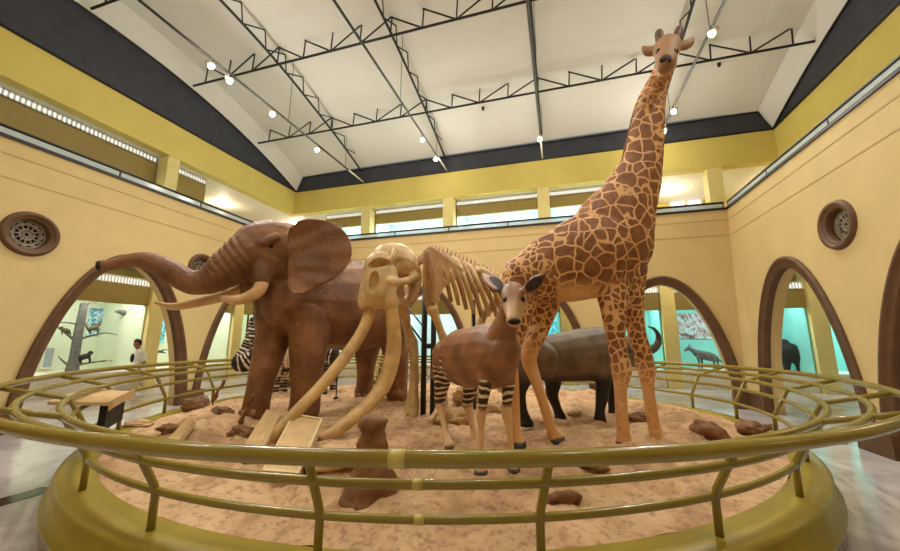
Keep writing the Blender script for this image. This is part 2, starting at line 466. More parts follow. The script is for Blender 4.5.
# gallery slab, parapet kerb and glass balustrade
sl = MB()
sl.box((OXL, OYF, CZ), (XL-WT, OYB, ZL-.25)); sl.box((XR+WT, OYF, CZ), (OXR, OYB, ZL-.25)); sl.box((XL-WT, YB+WT, CZ), (XR+WT, OYB, ZL-.25))
struct('ceiling_corridor', sl, M['offwhite'])
tb = MB()
e = .03
tb.box((XL-.12, YF, ZL), (XL+e, YB+.1, ZL+.06)); tb.box((XR-e, YF, ZL), (XR+.12, YB+.1, ZL+.06)); tb.box((XL-.12, YB-e, ZL), (XR+.12, YB+.12, ZL+.06))
struct('trim_30', tb, M['black'])
def balustrade(name, p, q, label):
    o = empty(name, (p[0], p[1], ZL+.06), label, 'balustrade', None)
    p, q = V((p[0], p[1], 0)), V((q[0], q[1], 0)); d = (q-p).normalized(); n = V((-d.y, d.x, 0)); L = (q-p).length
    z0, z1 = ZL+.07, ZL+.18
    k = max(1, int(L/1.75)); w = L/k
    for i in range(k):
        a = p+d*(i*w+.02); b = p+d*((i+1)*w-.02)
        MB().prism([a+n*.008+V((0, 0, z0)), b+n*.008+V((0, 0, z0)), b-n*.008+V((0, 0, z0)), a-n*.008+V((0, 0, z0))], (0, 0, z1-z0)).build('glass_pane', M['paleglass'], o)
    for i in range(k+1):
        c = p+d*min(max(i*w, .02), L-.02); MB().tube([c+V((0, 0, ZL+.05)), c+V((0, 0, z1+.02))], .018, 8).build('post', M['black'], o)
    MB().tube([p+V((0, 0, z1+.03)), q+V((0, 0, z1+.03))], .03, 10).build('handrail', M['black'], o, True)
balustrade('balustrade', (XL-.02, YF), (XL-.02, YB-.05), 'low glass balustrade with black handrail along the left gallery')
balustrade('balustrade', (XL+.05, YB+.02), (XR-.05, YB+.02), 'low glass balustrade with black handrail on top of the back wall')
balustrade('balustrade', (XR+.02, YF), (XR+.02, YB-.05), 'low glass balustrade with black handrail on top of the right wall')

# upper walls: fascia, columns
up = MB()
up.box((GXL-.3, OYF, ZF), (GXL, GYB, ZT)); up.box((GXR, OYF, ZF), (GXR+.3, GYB, ZT)); up.box((GXL-.3, GYB, ZF), (GXR+.3, GYB+.3, ZT))
struct('wall_upper', up, M['upper'])
so = MB()
so.box((OXL, OYF, ZF+.02), (GXL-.3, OYB, ZF+.2)); so.box((GXR+.3, OYF, ZF+.02), (OXR, OYB, ZF+.2)); so.box((GXL-.3, GYB+.3, ZF+.02), (GXR+.3, OYB, ZF+.2))
struct('ceiling_gallery', so, M['offwhite'])
ow = MB()
ow.box((OXL-.3, OYF, 0), (OXL, OYB, ZT)); ow.box((OXR, OYF, 0), (OXR+.3, OYB, ZT)); ow.box((OXL-.3, OYB, 0), (OXR+.3, OYB+.3, ZT)); ow.box((OXL-.3, OYF-.3, 0), (OXR+.3, OYF, ZT))
struct('wall_outer', ow, M['upper'])
struct('wall_upper_front', MB().box((GXL-.3, YF-.4, ZF-1.8), (GXR+.3, YF, 9.9)), M['upper'])
gc = MB()
for x in (-7.25, -3.8, -.33, 4.82): gc.box((x-.2, GYB+.02, ZL-.25), (x+.2, GYB+.4, ZF))
for y in (-.2, 3.4, 7.3): gc.box((GXL-.4, y-.17, ZL-.25), (GXL-.02, y+.17, ZF))
for y in (-.2, 3.4, 7.3, 11.4): gc.box((GXR+.02, y-.17, ZL-.25), (GXR+.4, y+.17, ZF))
struct('wall_gallery_columns', gc, M['cream'])
# gallery wall on the right: plain plaster behind the columns
struct('wall_gallery_right', MB().box((GXR+.4, OYF, ZL-.25), (GXR+.6, OYB-2, ZF)), M['upper'])

# white vault with dropped edges, slatted lunettes and the slatted band
YC, YH = 5.0, 7.42
def zarc(y): return ZT+1.55*(1-((y-YC)/YH)**2)
vb = MB()
cols_ = [(GXL, 0), (GXL+.33, .62), (GXL+1.2, .68)]+[(x, .7) for x in np.linspace(GXL+2.5, GXR-2.5, 6)]+[(GXR-1.2, .68), (GXR-.33, .62), (GXR, 0)]
ys = list(np.linspace(GYB, YC-YH, 41))
grid = [[vb.bm.verts.new((x, y, zarc(y)+dz)) for x, dz in cols_] for y in ys]
for a, b in zip(grid[:-1], grid[1:]):
    for k in range(len(a)-1): vb.bm.faces.new((a[k], a[k+1], b[k+1], b[k]))
me = vb.mesh('ceiling', False)
me = apply_mods(me, [('SOLIDIFY', dict(thickness=.06, offset=1))])
o = link('ceiling', me, M['ceiling']); o['kind'] = 'structure'
for nm, x, s_ in (('wall_lunette_left', GXL, 1), ('wall_lunette_right', GXR, -1)):
    lb = MB(); pts = [(x, y, zarc(y)) for y in ys]
    lb.prism(pts, (-.12*s_, 0, 0)); struct(nm, lb, M['louver'])
    tbm = MB(); tbm.tube([(x+.02*s_, y, zarc(y)) for y in ys], .03, 6); tbm.tube([(x+.02*s_, ys[0], ZT), (x+.02*s_, ys[-1], ZT)], .035, 6); struct('trim_%d' % (31 if s_ > 0 else 32), tbm, M['black'])
struct('wall_slatted_band', MB().prism([(GXL+.33, GYB, ZT+.62), (GXR-.33, GYB, ZT+.62), (GXR-.05, GYB, ZT), (GXL+.05, GYB, ZT)], (0, .1, 0)), M['louver'])
bt = MB(); bt.tube([(GXL+.33, GYB-.01, ZT+.62), (GXR-.33, GYB-.01, ZT+.62), (GXR-.05, GYB-.01, ZT), (GXL+.05, GYB-.01, ZT)], .03, 6, closed=True); struct('trim_33', bt, M['black'])

# ------------------------------------------------------------------ roof trusses
def vault(y): return zarc(y)+.68
TX = [-7.42, -3.84, -.30, 3.30]
def truss_x(y, z, label):
    o = empty('roof_truss', (-2, y, z), label, 'roof truss', 'trusses spanning the hall from side to side')
    MB().tube([(GXL+.1, y, z), (GXR-.1, y, z)], .032, 8).build('bottom_chord', M['steel'], o, True)
    w = MB(); zt = min(vault(y)-.03, z+.72); dx = 3.57/4; xs = [-.30+dx*k for k in range(-40, 40) if GXL+.3 < -.30+dx*k < GXR-.3]
    for x0 in xs:
        k = round((x0+.30)/dx) % 4
        w.tube([(x0, y, z), (x0+.03, y, zt)], .021, 6)
        if x0+dx < GXR-.2: w.tube([(x0, y, zt), (x0+dx, y, z)] if k in (0, 1) else [(x0, y, z), (x0+dx, y, zt)], .023, 6)
    w.build('web', M['steel'], o, True)
truss_x(10.1, 8.96, 'black roof truss running side to side nearest the back wall')
truss_x(7.45, 9.43, 'black roof truss running side to side, second from the back wall')
truss_x(4.8, 9.58, 'black roof truss running side to side over the near part of the platform')
lab = ['leftmost of the curved trusses running front to back, above the elephant trunk', 'curved truss running front to back, second from the left, above the skeleton', 'curved truss running front to back above the striped-leg okapi, third from left', 'curved truss running front to back behind the giraffe head']
for x, lb_ in zip(TX, lab):
    o = empty('arched_truss', (x, 8, 9), lb_, 'roof truss', 'trusses running front to back')
    yy = np.linspace(-1.8, 12.2, 36); zz = [vault(y)-.55+.22*max(0, (y-9)/3.2)**1.3 for y in yy]
    MB().tube([(x, y, z) for y, z in zip(yy, zz)], .036, 8).build('bottom_chord', M['steel'], o, True)
    w = MB()
    for k in range(0, 34, 2):
        w.tube([(x, yy[k], zz[k]), (x, yy[k]-.1, vault(yy[k]-.1)-.03)], .017, 6)
        w.tube([(x, yy[k], zz[k]), (x, yy[k+2]-.1, vault(yy[k+2]-.1)-.03)], .02, 6)
    w.build('web', M['steel'], o, True)

# lighting tracks and their lamps
tl = ['lighting track at far left, over the elephant trunk', 'lighting track second from left, over the skeleton skull', 'lighting track third from left, over the okapi', 'lighting track at right, beside the giraffe neck']
for x, lb_ in zip(TX, tl):
    o = empty('lighting_track', (x, 8, 8), 'thin '+lb_, 'lighting track', 'lighting tracks under the vault')
    MB().tube([(x, -2, 8.02), (x, 11.3, 8.02)], .03, 8).build('rail', M['steel'], o, True)
    MB().tube([(x, 11.3, 8.02), (x, 12.44, 8.02)], .03, 8).build('end_piece', M['offwhite'], o, True)
    for y in (0, 4, 8, 11): MB().tube([(x+.06, y, 8.02), (x+.06, y, vault(y)-.02)], .008, 6).build('hanger', M['steel'], o)
LAMPS = [(-7.42, 5.5, 'lamp on the far-left track, nearest the viewer'), (-7.42, 6.0, 'lamp on the far-left track, second from the viewer'), (-7.42, 7.4, 'lamp on the far-left track, third from the viewer'), (-7.42, 9.4, 'lamp on the far-left track, nearest the back wall'),
         (-3.84, 9.8, 'larger bright lamp on the second track above the skeleton'), (-3.84, 11.1, 'lamp against the slatted band on the second track'), (-.30, 10.8, 'lamp on the third track, above the okapi head'),
         (3.30, 7.7, 'lamp on the right track, right of the giraffe head'), (3.30, 10.4, 'upper of the two lamps beside the giraffe neck'), (3.30, 11.4, 'lower of the two lamps beside the giraffe neck')]
HID = [(-7.42, 2.5), (-3.84, 4.6), (-3.84, 1.0), (-.30, 4.8), (-.30, 1.2), (3.30, 4.2), (3.30, 1.0), (-7.42, .2)]
WARM = (1.0, .965, .87)
def lamp_light(x, y, z, pw, glow=.13):
    """wide track spot thrown down into the hall, plus an added point fill that brightens the vault"""
    ld = bpy.data.lights.new('lamp_light', 'SPOT'); ld.energy = pw; ld.color = WARM; ld.shadow_soft_size = .07; ld.spot_size = R(148); ld.spot_blend = 1.0
    lo = bpy.data.objects.new('lamp_light', ld); COL.objects.link(lo); lo.location = (x, y, z)
    d = V((-2.0-x, 5.5-y, -9)).normalized(); lo.rotation_euler = d.to_track_quat('-Z', 'Y').to_euler()
    l2 = bpy.data.lights.new('lamp_fill', 'POINT'); l2.energy = pw*glow; l2.color = WARM; l2.shadow_soft_size = .1  # extra point fill added to lift the vault, not part of the spot
    lo2 = bpy.data.objects.new('lamp_fill', l2); COL.objects.link(lo2); lo2.location = (x, y, z)
PW = 345
for x, y, lb_ in LAMPS:
    o = empty('spotlight', (x, y, 7.98), 'glowing '+lb_, 'lamp', 'lamps on the lighting tracks')
    a = V((-2.0-x, 6.0-y, -6.5)).normalized(); rot = a.to_track_quat('-Z', 'Y').to_matrix().to_4x4(); c = V((x, y, 7.86))
    h = MB(); h.cyl(c, .05, .16, 20, rot, .06); h.tube([(x, y, 8.0), c-a*.02], .012, 6); h.build('housing', M['offwhite'], o, True)
    MB().ball(c+a*.085, .07, (1, 1, .6), rot).build('bulb', M['lamp'], o, True)
    p = c+a*.3; lamp_light(p.x, p.y, p.z, PW)
for x, y in HID: lamp_light(x, y, 7.7, PW*.6)

for u, v, lb_ in ((483, 108, 'small sprinkler head in the white vault near the middle'), (719, 64, 'small sprinkler head in the vault right of the giraffe head')):
    p = None
    for y_ in np.linspace(5, 12, 400):
        q = at_y(u, v, y_)
        if q.z >= vault(y_)-.02: p = q; break
    tag(MB().cyl((p.x, p.y, p.z-.03), .035, .1, 12, None, .05).build('sprinkler', M['steel']), lb_, 'sprinkler')

struct('trim_34', MB().box((-5.62, -2.5, .0), (-5.36, 2.95, .004)), simple('dark floor strip', (34, 32, 34), .15, .1))  # thin flat dark strip on the floor left of the platform
# ------------------------------------------------------------------ display cases
def area(loc, sx, sy, energy, color=(1, 1, 1), rot=(0, 0, 0)):
    ld = bpy.data.lights.new('case_light', 'AREA'); ld.shape = 'RECTANGLE'; ld.size = sx; ld.size_y = sy; ld.energy = energy; ld.color = color
    lo = bpy.data.objects.new('case_light', ld); COL.objects.link(lo); lo.location = loc; lo.rotation_euler = rot; return lo
def obox(mb, F, u0, u1, w0, w1, z0, z1):
    """box in the frame of a case row: u along the row, w into the case"""
    p = [F(u, w) for u in (u0, u1) for w in (w0, w1)]
    xs = [q[0] for q in p]; ys_ = [q[1] for q in p]
    mb.box((min(xs), min(ys_), z0), (max(xs), max(ys_), z1)); return mb
def case(F, u0, u1, z0, zb, zh, zl, zt, depth, wallmat, label, grp, light, lcol, group_up=False, posts=0):
    c = F((u0+u1)/2, 0); o = empty('display_case', (c[0], c[1], z0), label, 'display case', grp)
    obox(MB(), F, u0, u1, .0, depth, z0, zb).build('plinth', M['offwhite'], o)
    b = MB(); obox(b, F, u0, u1, depth-.05, depth, zb, zl); obox(b, F, u0, u0+.04, .05, depth-.05, zb, zl); obox(b, F, u1-.04, u1, .05, depth-.05, zb, zl); obox(b, F, u0+.04, u1-.04, .2, depth-.05, zl-.04, zl)
    b.build('back_panel', wallmat, o)
    obox(MB(), F, u0, u1, .0, .12, zh, zl).build('header_board', M['header'], o)
    obox(MB(), F, u0, u1, .04, .09, zl, zt).build('light_strip', M['strip'], o)
    lv = MB(); n = int((u1-u0)/.09)
    for k in range(n+1):
        u = u0+.03+k*(u1-u0-.06)/n; obox(lv, F, u-.014, u+.014, .0, .035, zl, zt)
    obox(lv, F, u0, u1, 0, .035, zt-.03, zt+.02); obox(lv, F, u0, u1, 0, .035, zl-.02, zl+.03); lv.build('louver', M['offwhite'], o)
    if posts:
        pm_ = MB()
        for k in range(posts+1):
            u = u0+.03+k*(u1-u0-.06)/posts; obox(pm_, F, u-.03, u+.03, .02, .08, zb, zh)
        pm_.build('glazing_bars', M['black'], o)
    p = F((u0+u1)/2, .45); q = F(1, 0); r_ = F(0, 0)
    al = abs(q[0]-r_[0]) > .5
    area((p[0], p[1], zl-.1), (u1-u0)*.9 if al else .5, .5 if al else (u1-u0)*.9, light, lcol)
    return o
FL = lambda u, w: (-13.6-w, u)
FB = lambda u, w: (u, 15.2+w)
FR = lambda u, w: (10.6+w, u)
def col_struct(name, pts, z1):
    c_ = MB()
    for x, y in pts: c_.box((x-.23, y-.23, 0), (x+.23, y+.23, z1))
    struct(name, c_, M['cream'])
LC = [1.9, 5.5, 9.35, 12.8]
col_struct('wall_corridor_columns', [(-13.72, y) for y in LC]+[(x, 15.3) for x in (-10.43, -6.86, -3.29, .28, 3.85, 8.25)], CZ)
G1 = 'display cases along the ground floor corridor'
WHITE = (1, .98, .9)
zz_ = (0, .62, 2.78, 3.42, 3.66)
case(FL, 2.15, 5.25, *zz_, 1.9, M['mintcase'], 'lit mint display case at the far left, mostly behind the wall', G1, 60, WHITE)
case(FL, 5.75, 9.1, *zz_, 2.2, M['mintcase'], 'lit mint display case with a bare tree, seen through the left arch', G1, 90, WHITE)
case(FL, 9.6, 12.55, *zz_, 2.0, M['mintcase'], 'lit mint case beside the cream column behind the walking person', G1, 80, WHITE)
case(FL, 13.05, 15.0, *zz_, 2.0, M['mintcase'], 'glazed mint case with dark bars seen through the second left arch', G1, 60, WHITE, posts=5)
CY_ = (.86, 1, 1)
case(FB, -13.4, -10.68, *zz_, 1.9, M['mintcase'], 'glazed mint case in the far left corner of the corridor', G1, 60, WHITE, posts=5)
case(FB, -10.18, -7.11, *zz_, 1.9, M['mintcase'], 'lit case with dark bars behind the elephant front legs', G1, 60, WHITE, posts=4)
case(FB, -6.61, -3.54, *zz_, 1.9, M['skycase'], 'pale blue lit case behind the skeleton', G1, 80, WHITE)
case(FB, -3.04, .03, *zz_, 1.9, M['cyancase'], 'cyan lit case behind the giraffe hind legs and buffalo back', G1, 90, CY_)
case(FB, .53, 3.6, *zz_, 1.9, M['cyancase'], 'cyan lit case behind the buffalo horn', G1, 90, CY_)
case(FB, 4.1, 8.0, *zz_, 1.9, M['cyancase'], 'cyan lit case with a landscape print and small antelope', G1, 90, CY_)
case(FB, 8.5, 10.4, *zz_, 1.9, M['cyancase'], 'cyan lit case in the far right corner, through the right arch', G1, 90, CY_)
case(FR, 9.0, 13.0, *zz_, 1.7, M['cyancase'], 'cyan lit case on the right side corridor', G1, 60, CY_)
G2 = 'display cases on the upper gallery'
HB = lambda u, w: (u, 12.86+w)
HL = lambda u, w: (-11.15-w, u)
gz = (ZL-.24, 5.3, 6.32, 6.74, 6.92); gzl = (ZL-.24, 5.3, 5.95, 6.74, 6.92)
for u0, u1, lb_ in ((-9.4, -7.45, 'short gallery case at the left end above the back wall'), (-7.05, -4.0, 'gallery case above the back wall, over the skeleton skull'), (-3.6, -.53, 'gallery case above the back wall, over the ribs'), (-.13, 2.6, 'gallery case above the back wall, partly behind the giraffe')):
    case(HB, u0, u1, *gz, 1.5, M['skycase'], 'white-lit '+lb_, G2, 150, (.8, .95, 1))
for u0, u1, lb_ in ((-.03, 3.23, 'gallery case above the left wall, at the frame edge'), (3.57, 7.13, 'long gallery case above the left wall'), (7.47, 8.7, 'short gallery case next to the column above the left wall')):
    case(HL, u0, u1, *gzl, 1.5, M['skycase'], 'lit '+lb_, G2, 90, (.85, .95, 1))
# daylight window at the right end of the gallery
wy = 15.4; wx0, wx1 = at_y(668, 198, wy).x, at_y(702, 198, wy).x; wz1 = at_y(685, 189, wy).z; wz0 = ZL-.1
wf = MB()
struct('wall_gallery_end', MB().box((2.6, wy+.03, ZL-.25), (9.0, wy+.2, ZF+.02)), M['upper'])
for a, b in (((wx0, wz0), (wx0+.07, wz1)), ((wx1-.07, wz0), (wx1, wz1)), (((wx0+wx1)/2-.04, wz0), ((wx0+wx1)/2+.04, wz1)), ((wx0, wz1-.07), (wx1, wz1)), ((wx0, wz0), (wx1, wz0+.08))): wf.box((a[0], wy-.06, a[1]), (b[0], wy+.03, b[1]))
wo = wf.build('window_20', M['offwhite'], None); wo['kind'] = 'structure'
MB().box((wx0, wy, wz0), (wx1, wy+.015, wz1)).build('pane', emit('daylight pane', (225, 238, 250), 1.6), wo)
# made-up ceiling lamps added to brighten the corridor and gallery
def down(x, y, z, pw, lb_):
    o = MB().cyl((x, y, z-.02), .14, .04, 24).build('ceiling_fill', M['lamp']); tag(o, lb_, 'ceiling light', 'round lamps in the corridor and gallery ceilings')
    ld = bpy.data.lights.new('fill_light', 'POINT'); ld.energy = pw; ld.color = (1, .88, .66); ld.shadow_soft_size = .15
    lo = bpy.data.objects.new('fill_light', ld); COL.objects.link(lo); lo.location = (x, y, z-.25)
for x, y, t_ in ((-11.8, 3.5, 'over the left corridor, nearest the viewer'), (-11.8, 8.5, 'over the left corridor, above the walking person'), (-11.8, 13, 'in the far left corner of the corridor'), (-6.5, 13.6, 'over the back corridor behind the elephant'), (-1, 13.6, 'over the back corridor behind the okapi'), (4, 13.6, 'over the back corridor behind the giraffe legs'), (7.6, 13, 'in the far right corner of the corridor'), (7.6, 8, 'over the right corridor'), (7.6, 3, 'over the right corridor, nearest the viewer')): down(x, y, CZ, 45, 'round glowing ceiling lamp '+t_)
for x, y, t_ in ((-12.6, 10.6, 'on the left gallery, past the short case'), (-11.4, 13.5, 'in the far left corner of the gallery'), (4.0, 14.0, 'on the gallery in front of the bright window'), (6.9, 14.2, 'in the far right corner of the gallery')): down(x, y, ZF+.02, 60, 'round glowing ceiling lamp '+t_)
# contents of the corridor cases
def poster(name, F, u0, u1, w, z0, z1, mat, label):
    p, q = F(u0, w), F(u1, w-.02)
    o = MB().box((min(p[0], q[0]), min(p[1], q[1]), z0), (max(p[0], q[0]), max(p[1], q[1]), z1)).build(name, mat); return tag(o, label, 'print')
poster('wall_print', FL, at_x(88, 320, -15.74).y, at_x(117, 320, -15.74).y, 2.14, 1.75, 2.72, M['poster_blue'], 'blue and white leaf print hanging behind the bare tree')
poster('wall_print', FL, at_x(157, 320, -15.5).y, at_x(167, 320, -15.5).y, 1.94, 1.5, 2.6, M['poster_cyan'], 'blue print right of the cream column behind the person')
poster('wall_print', FB, 4.5, 6.3, 1.84, 1.75, 2.76, M['poster_rock'], 'pinkish rocky landscape print above the small antelope')
poster('wall_print', FB, .1, .9, 1.84, 1.6, 2.7, M['poster_cyan'], 'cyan print behind the giraffe hind leg') if False else None
poster('wall_print', FB, -1.2, -.1, 1.84, 1.3, 2.7, M['poster_cyan'], 'cyan and blue print seen between the giraffe belly and the buffalo back')
poster('wall_print', FB, -10.0, -8.6, 1.84, .9, 2.2, M['poster_cyan'], 'blue and white print seen between the elephant front legs and belly')
M['greyboard'] = simple('grey board', (150, 168, 176), .5, .06)
def board(F, u0, u1, w, z0, z1, label):
    p, q = F(u0, w), F((u0+u1)/2, w); o = empty('framed_board', (p[0], p[1], z0), label, 'board', 'grey framed boards in the tree case')
    f = MB(); obox(f, F, u0, u1, w-.03, w, z0, z0+.05); obox(f, F, u0, u1, w-.03, w, z1-.05, z1); obox(f, F, u0, u0+.05, w-.03, w, z0+.05, z1-.05); obox(f, F, u1-.05, u1, w-.03, w, z0+.05, z1-.05); f.build('frame', M['offwhite'], o)
    obox(MB(), F, u0+.05, u1-.05, w-.02, w, z0+.05, z1-.05).build('board', M['greyboard'], o)
board(FL, at_x(42, 355, -15.73).y, at_x(55, 355, -15.73).y, 2.13, .7, 1.4, 'grey framed board left of the bare tree'); board(FL, 9.45, 10.1, 1.92, .85, 1.5, 'grey framed board just right of the column') if False else None
board(FL, at_x(119, 355, -15.73).y, at_x(132, 355, -15.73).y, 2.13, .75, 1.45, 'grey framed board behind the walking person')

# bare tree with three monkeys
def pt(u, v, x=-14.6): return at_x(u, v, x)
def limb(spec, x=-14.6):
    pts = [];
    for it in spec:
        p = pt(it[0], it[1], x+(it[3] if len(it) > 3 else 0)); pts.append((p.x, p.y, p.z, it[2]*.6*depth_of(p)/FPX, 1.0))
    return pts
tb_ = Body(Pl((-14.6, 7), (0, 1), (-1, 0)))
for nm, sp in (('stem', [(72, 370, 9), (74, 360, 7), (78, 335, 6.2), (82, 315, 5.6), (84, 304, 5)]), ('b1', [(77, 343, 2), (68, 335, 1.8), (55, 325, 1.5), (48, 318, 1)]), ('b2', [(78, 340, 2), (90, 336, 1.6), (105, 333, 1.4), (118, 335, .8)]), ('b3', [(76, 324, 1.6), (66, 322.5, 1.5), (52, 323, 1.3)]), ('b4', [(74, 366, 2), (88, 363, 1.7), (104, 361, 1.4), (113, 361, .7)]), ('b5', [(72, 368, 2), (64, 362, 1.7), (58, 356, 1)]), ('b6', [(84, 306, 2), (90, 303, 1.2), (98, 303, .7)])):
    tb_.chain3(nm, limb(sp), V((-1, 0, 0)), 5)
tree = tb_.build('bare_tree', M['trunk'], None, .025, 2); tag(tree, 'bare grey dead tree standing in the left display case', 'tree')
M['monkeyfur'] = simple('dark fur', (40, 38, 34), .8, .3, 20)
M['monkeyolive'] = simple('olive fur', (92, 88, 52), .8, .3, 20)
def monkey(u, v, s_, mat, label, flip=1, tailup=True):
    b = Body(Pl((-14.5, 7), (0, 1), (-1, 0)))
    f = lambda lst: [(u+flip*a*s_, v+c*s_, r*s_) for a, c, r in lst]
    b.chain('torso', f([(4, 0, 3.2), (0, -1.5, 3.4), (-5, -2.5, 3.0)]), .9); b.chain('head', f([(-7, -6, 2.6), (-9, -6, 2.0)]), 1)
    b.chain('leg', f([(4, 0, 2), (5, 3, 1.4), (3, 6, 1.1)]), .9); b.chain('arm', f([(-5, -2, 1.6), (-7, 2, 1.2), (-6, 6, 1.0)]), .9)
    b.chain('tail', f([(6, 1, 1.1), (9, -3, .9), (10, -7, .8), (7, -9, .7)] if tailup else [(6, 0, 1.1), (8, 5, .9), (8, 10, .8)]), 1)
    o = b.build('tree_monkey', mat, None, .02, 2); tag(o, label, 'monkey')
monkey(93, 329, .75, M['monkeyolive'], 'olive monkey on the right branch with its tail curled up', -1)
monkey(66, 331, .6, M['monkeyolive'], 'small olive monkey sitting upright on the left branch', 1, False)
monkey(84, 358, .85, M['monkeyfur'], 'dark monkey crouching on the lowest branch of the tree', -1)
def bird(p, s_, d, label):
    d = V(d).normalized(); n = V((0, 0, 1)).cross(d); b = Body(Pl((p[0], p[1]), (d.x, d.y), (n.x, n.y))); P0 = V(p)
    b.chain3('body', [tuple(P0+d*x+V((0, 0, z)))+(r, .9) for x, z, r in ((-.5*s_, -.02, .02*s_), (-.2*s_, 0, .08*s_), (.1*s_, .02, .11*s_), (.3*s_, .08*s_, .07*s_), (.42*s_, .08*s_, .03*s_))], n)
    for k in (-1, 1): b.chain3('wing', [tuple(P0+n*k*.05*s_)+(.07*s_, 1.0), tuple(P0+n*k*.4*s_+V((0, 0, .18*s_)))+(.05*s_, 1.0), tuple(P0+n*k*.75*s_-d*.15*s_+V((0, 0, .12*s_)))+(.02*s_, 1.0)], V((0, 0, 1)))
    o = b.build('bird', M['trunk'], None, .02, 2); tag(o, label, 'bird')
p_ = pt(128, 313.5, -14.6); bird((p_.x, p_.y, p_.z), .9, (-.15, -1, -.1), 'grey bird with spread wings flying above the person')
p_ = at_x(160, 352, -14.6); bird((p_.x, p_.y, p_.z), .5, (0, -1, .1), 'small dark bird right of the cream column')
# small antelope in the back right case
def case_antelope():
    pl = Pl((5, 16.2), (1, 0), (0, 1)); b = Body(pl)
    b.chain('torso', [(696, 353, 3.5), (703, 355, 4.2), (711, 357, 4.4), (716, 359, 3.2)], .8); b.chain('neck', [(697, 353, 3), (692, 350, 2.2), (689, 348, 1.8)], .8); b.chain('head', [(689, 348, 2), (685, 350.5, 1.2)], .8)
    b.chain('horn', [(690, 347, .7), (689, 344, .5)], 1); b.chain('tail', [(717, 358, .9), (723, 363, .8), (728, 366, .5)], 1)
    for u, o_ in ((698, -.1), (701, .1), (713, -.1), (717, .1)): b.chain('leg', [(u, 357, 1.6, 1, o_), (u+1, 362, 1, 1, o_), (u+1, 369, .8, 1, o_)], 1)
    o = b.build('antelope', M['trunk'], None, .02, 2); tag(o, 'small grey antelope standing under the landscape print', 'antelope')
case_antelope()
def dark_animal():
    pl = Pl((7, 16.1), (1, 0), (0, 1)); b = Body(pl)
    b.chain('torso', [(783, 352, 8), (790, 352, 9), (797, 357, 8)], .7); b.chain('neck', [(786, 348, 6), (784, 342, 4)], .8); b.chain('leg', [(797, 357, 5), (800, 368, 3), (801, 374, 3)], .8); b.chain('leg', [(786, 357, 5), (787, 368, 3), (787, 374, 3)], .8)
    o = b.build('dark_animal', M['monkeyfur'], None, .03, 3); tag(o, 'dark furred animal in the case behind the right arch', 'animal')
dark_animal()

# ------------------------------------------------------------------ platform: kerb, sand, railing
RC = V((-2.04, 6.66, 0))
FARK = .78     # the far half of the platform is a flatter oval
def oy(d): return d*FARK if d > 0 else d
def rp(ang, r, z): return V((RC.x+r*math.cos(ang), RC.y+oy(r*math.sin(ang)), z))
pf = empty('display_platform', (RC.x, RC.y, 0), 'round olive-painted kerb platform carrying the animal display', 'platform')
MB().revolve([(4.93, .17), (4.95, .18), (4.95, .2), (4.91, .22), (4.9, .38), (4.87, .405), (4.8, .415), (4.62, .42), (4.6, .36), (4.6, .17), (4.93, .17)], RC, 128).build('kerb', M['kerb'], pf, True)
MB().revolve([(4.92, 0), (4.92, .17), (4.7, .17), (4.7, 0), (4.92, 0)], RC, 128).build('skirting', M['marble'], pf)
MB().revolve([(4.6, 0), (4.6, .25), (.01, .25), (.01, 0), (4.6, 0)], RC, 96).build('core', M['dark'], pf)
from mathutils import noise as mnoise
def sandz(x, y):
    dy_ = y-RC.y; r = math.hypot(x-RC.x, dy_/FARK if dy_ > 0 else dy_); e_ = max(0, min(1, (4.6-r)/.9)); e_ = e_*e_*(3-2*e_)
    b = .40+.08*e_
    q = V((x, y, 0)); far = max(0, min(1, (r-2.2)/1.6))
    big = mnoise.noise(q*.9+V((0, 0, 3))); mid = mnoise.noise(q*2.4+V((0, 0, 7))); rid = 1-abs(mnoise.noise(q*3.1+V((4, 2, 9))))*2.2; fine = mnoise.noise(q*8+V((0, 0, 1))); pit = min(0, mnoise.noise(q*5.2+V((7, 1, 2)))+.12)
    b += (.06*big+.06*mid*(.5+far)+.06*rid*far+.03*fine+.30*pit*(.3+.7*far))*(.25+.75*e_)
    # dug-out undulation at the front edge
    return b
sd = MB(); nr, na = 120, 330; rows = []
for i in range(nr+1):
    r = 4.61*(i/nr)
    ps = [rp(2*math.pi*k/na, r, 0) for k in range(na)] if i else [RC.copy()]
    rows.append([sd.bm.verts.new((p.x, p.y, sandz(p.x, p.y))) for p in ps])
for k in range(na): sd.bm.faces.new((rows[0][0], rows[1][k], rows[1][(k+1) % na]))
for i in range(1, nr):
    for k in range(na): sd.bm.faces.new((rows[i][k], rows[i+1][k], rows[i+1][(k+1) % na], rows[i][(k+1) % na]))
so_ = sd.build('sand', M['sand'], None, True); tag(so_, 'rippled tan sand filling the round animal platform', 'sand', None, 'stuff')

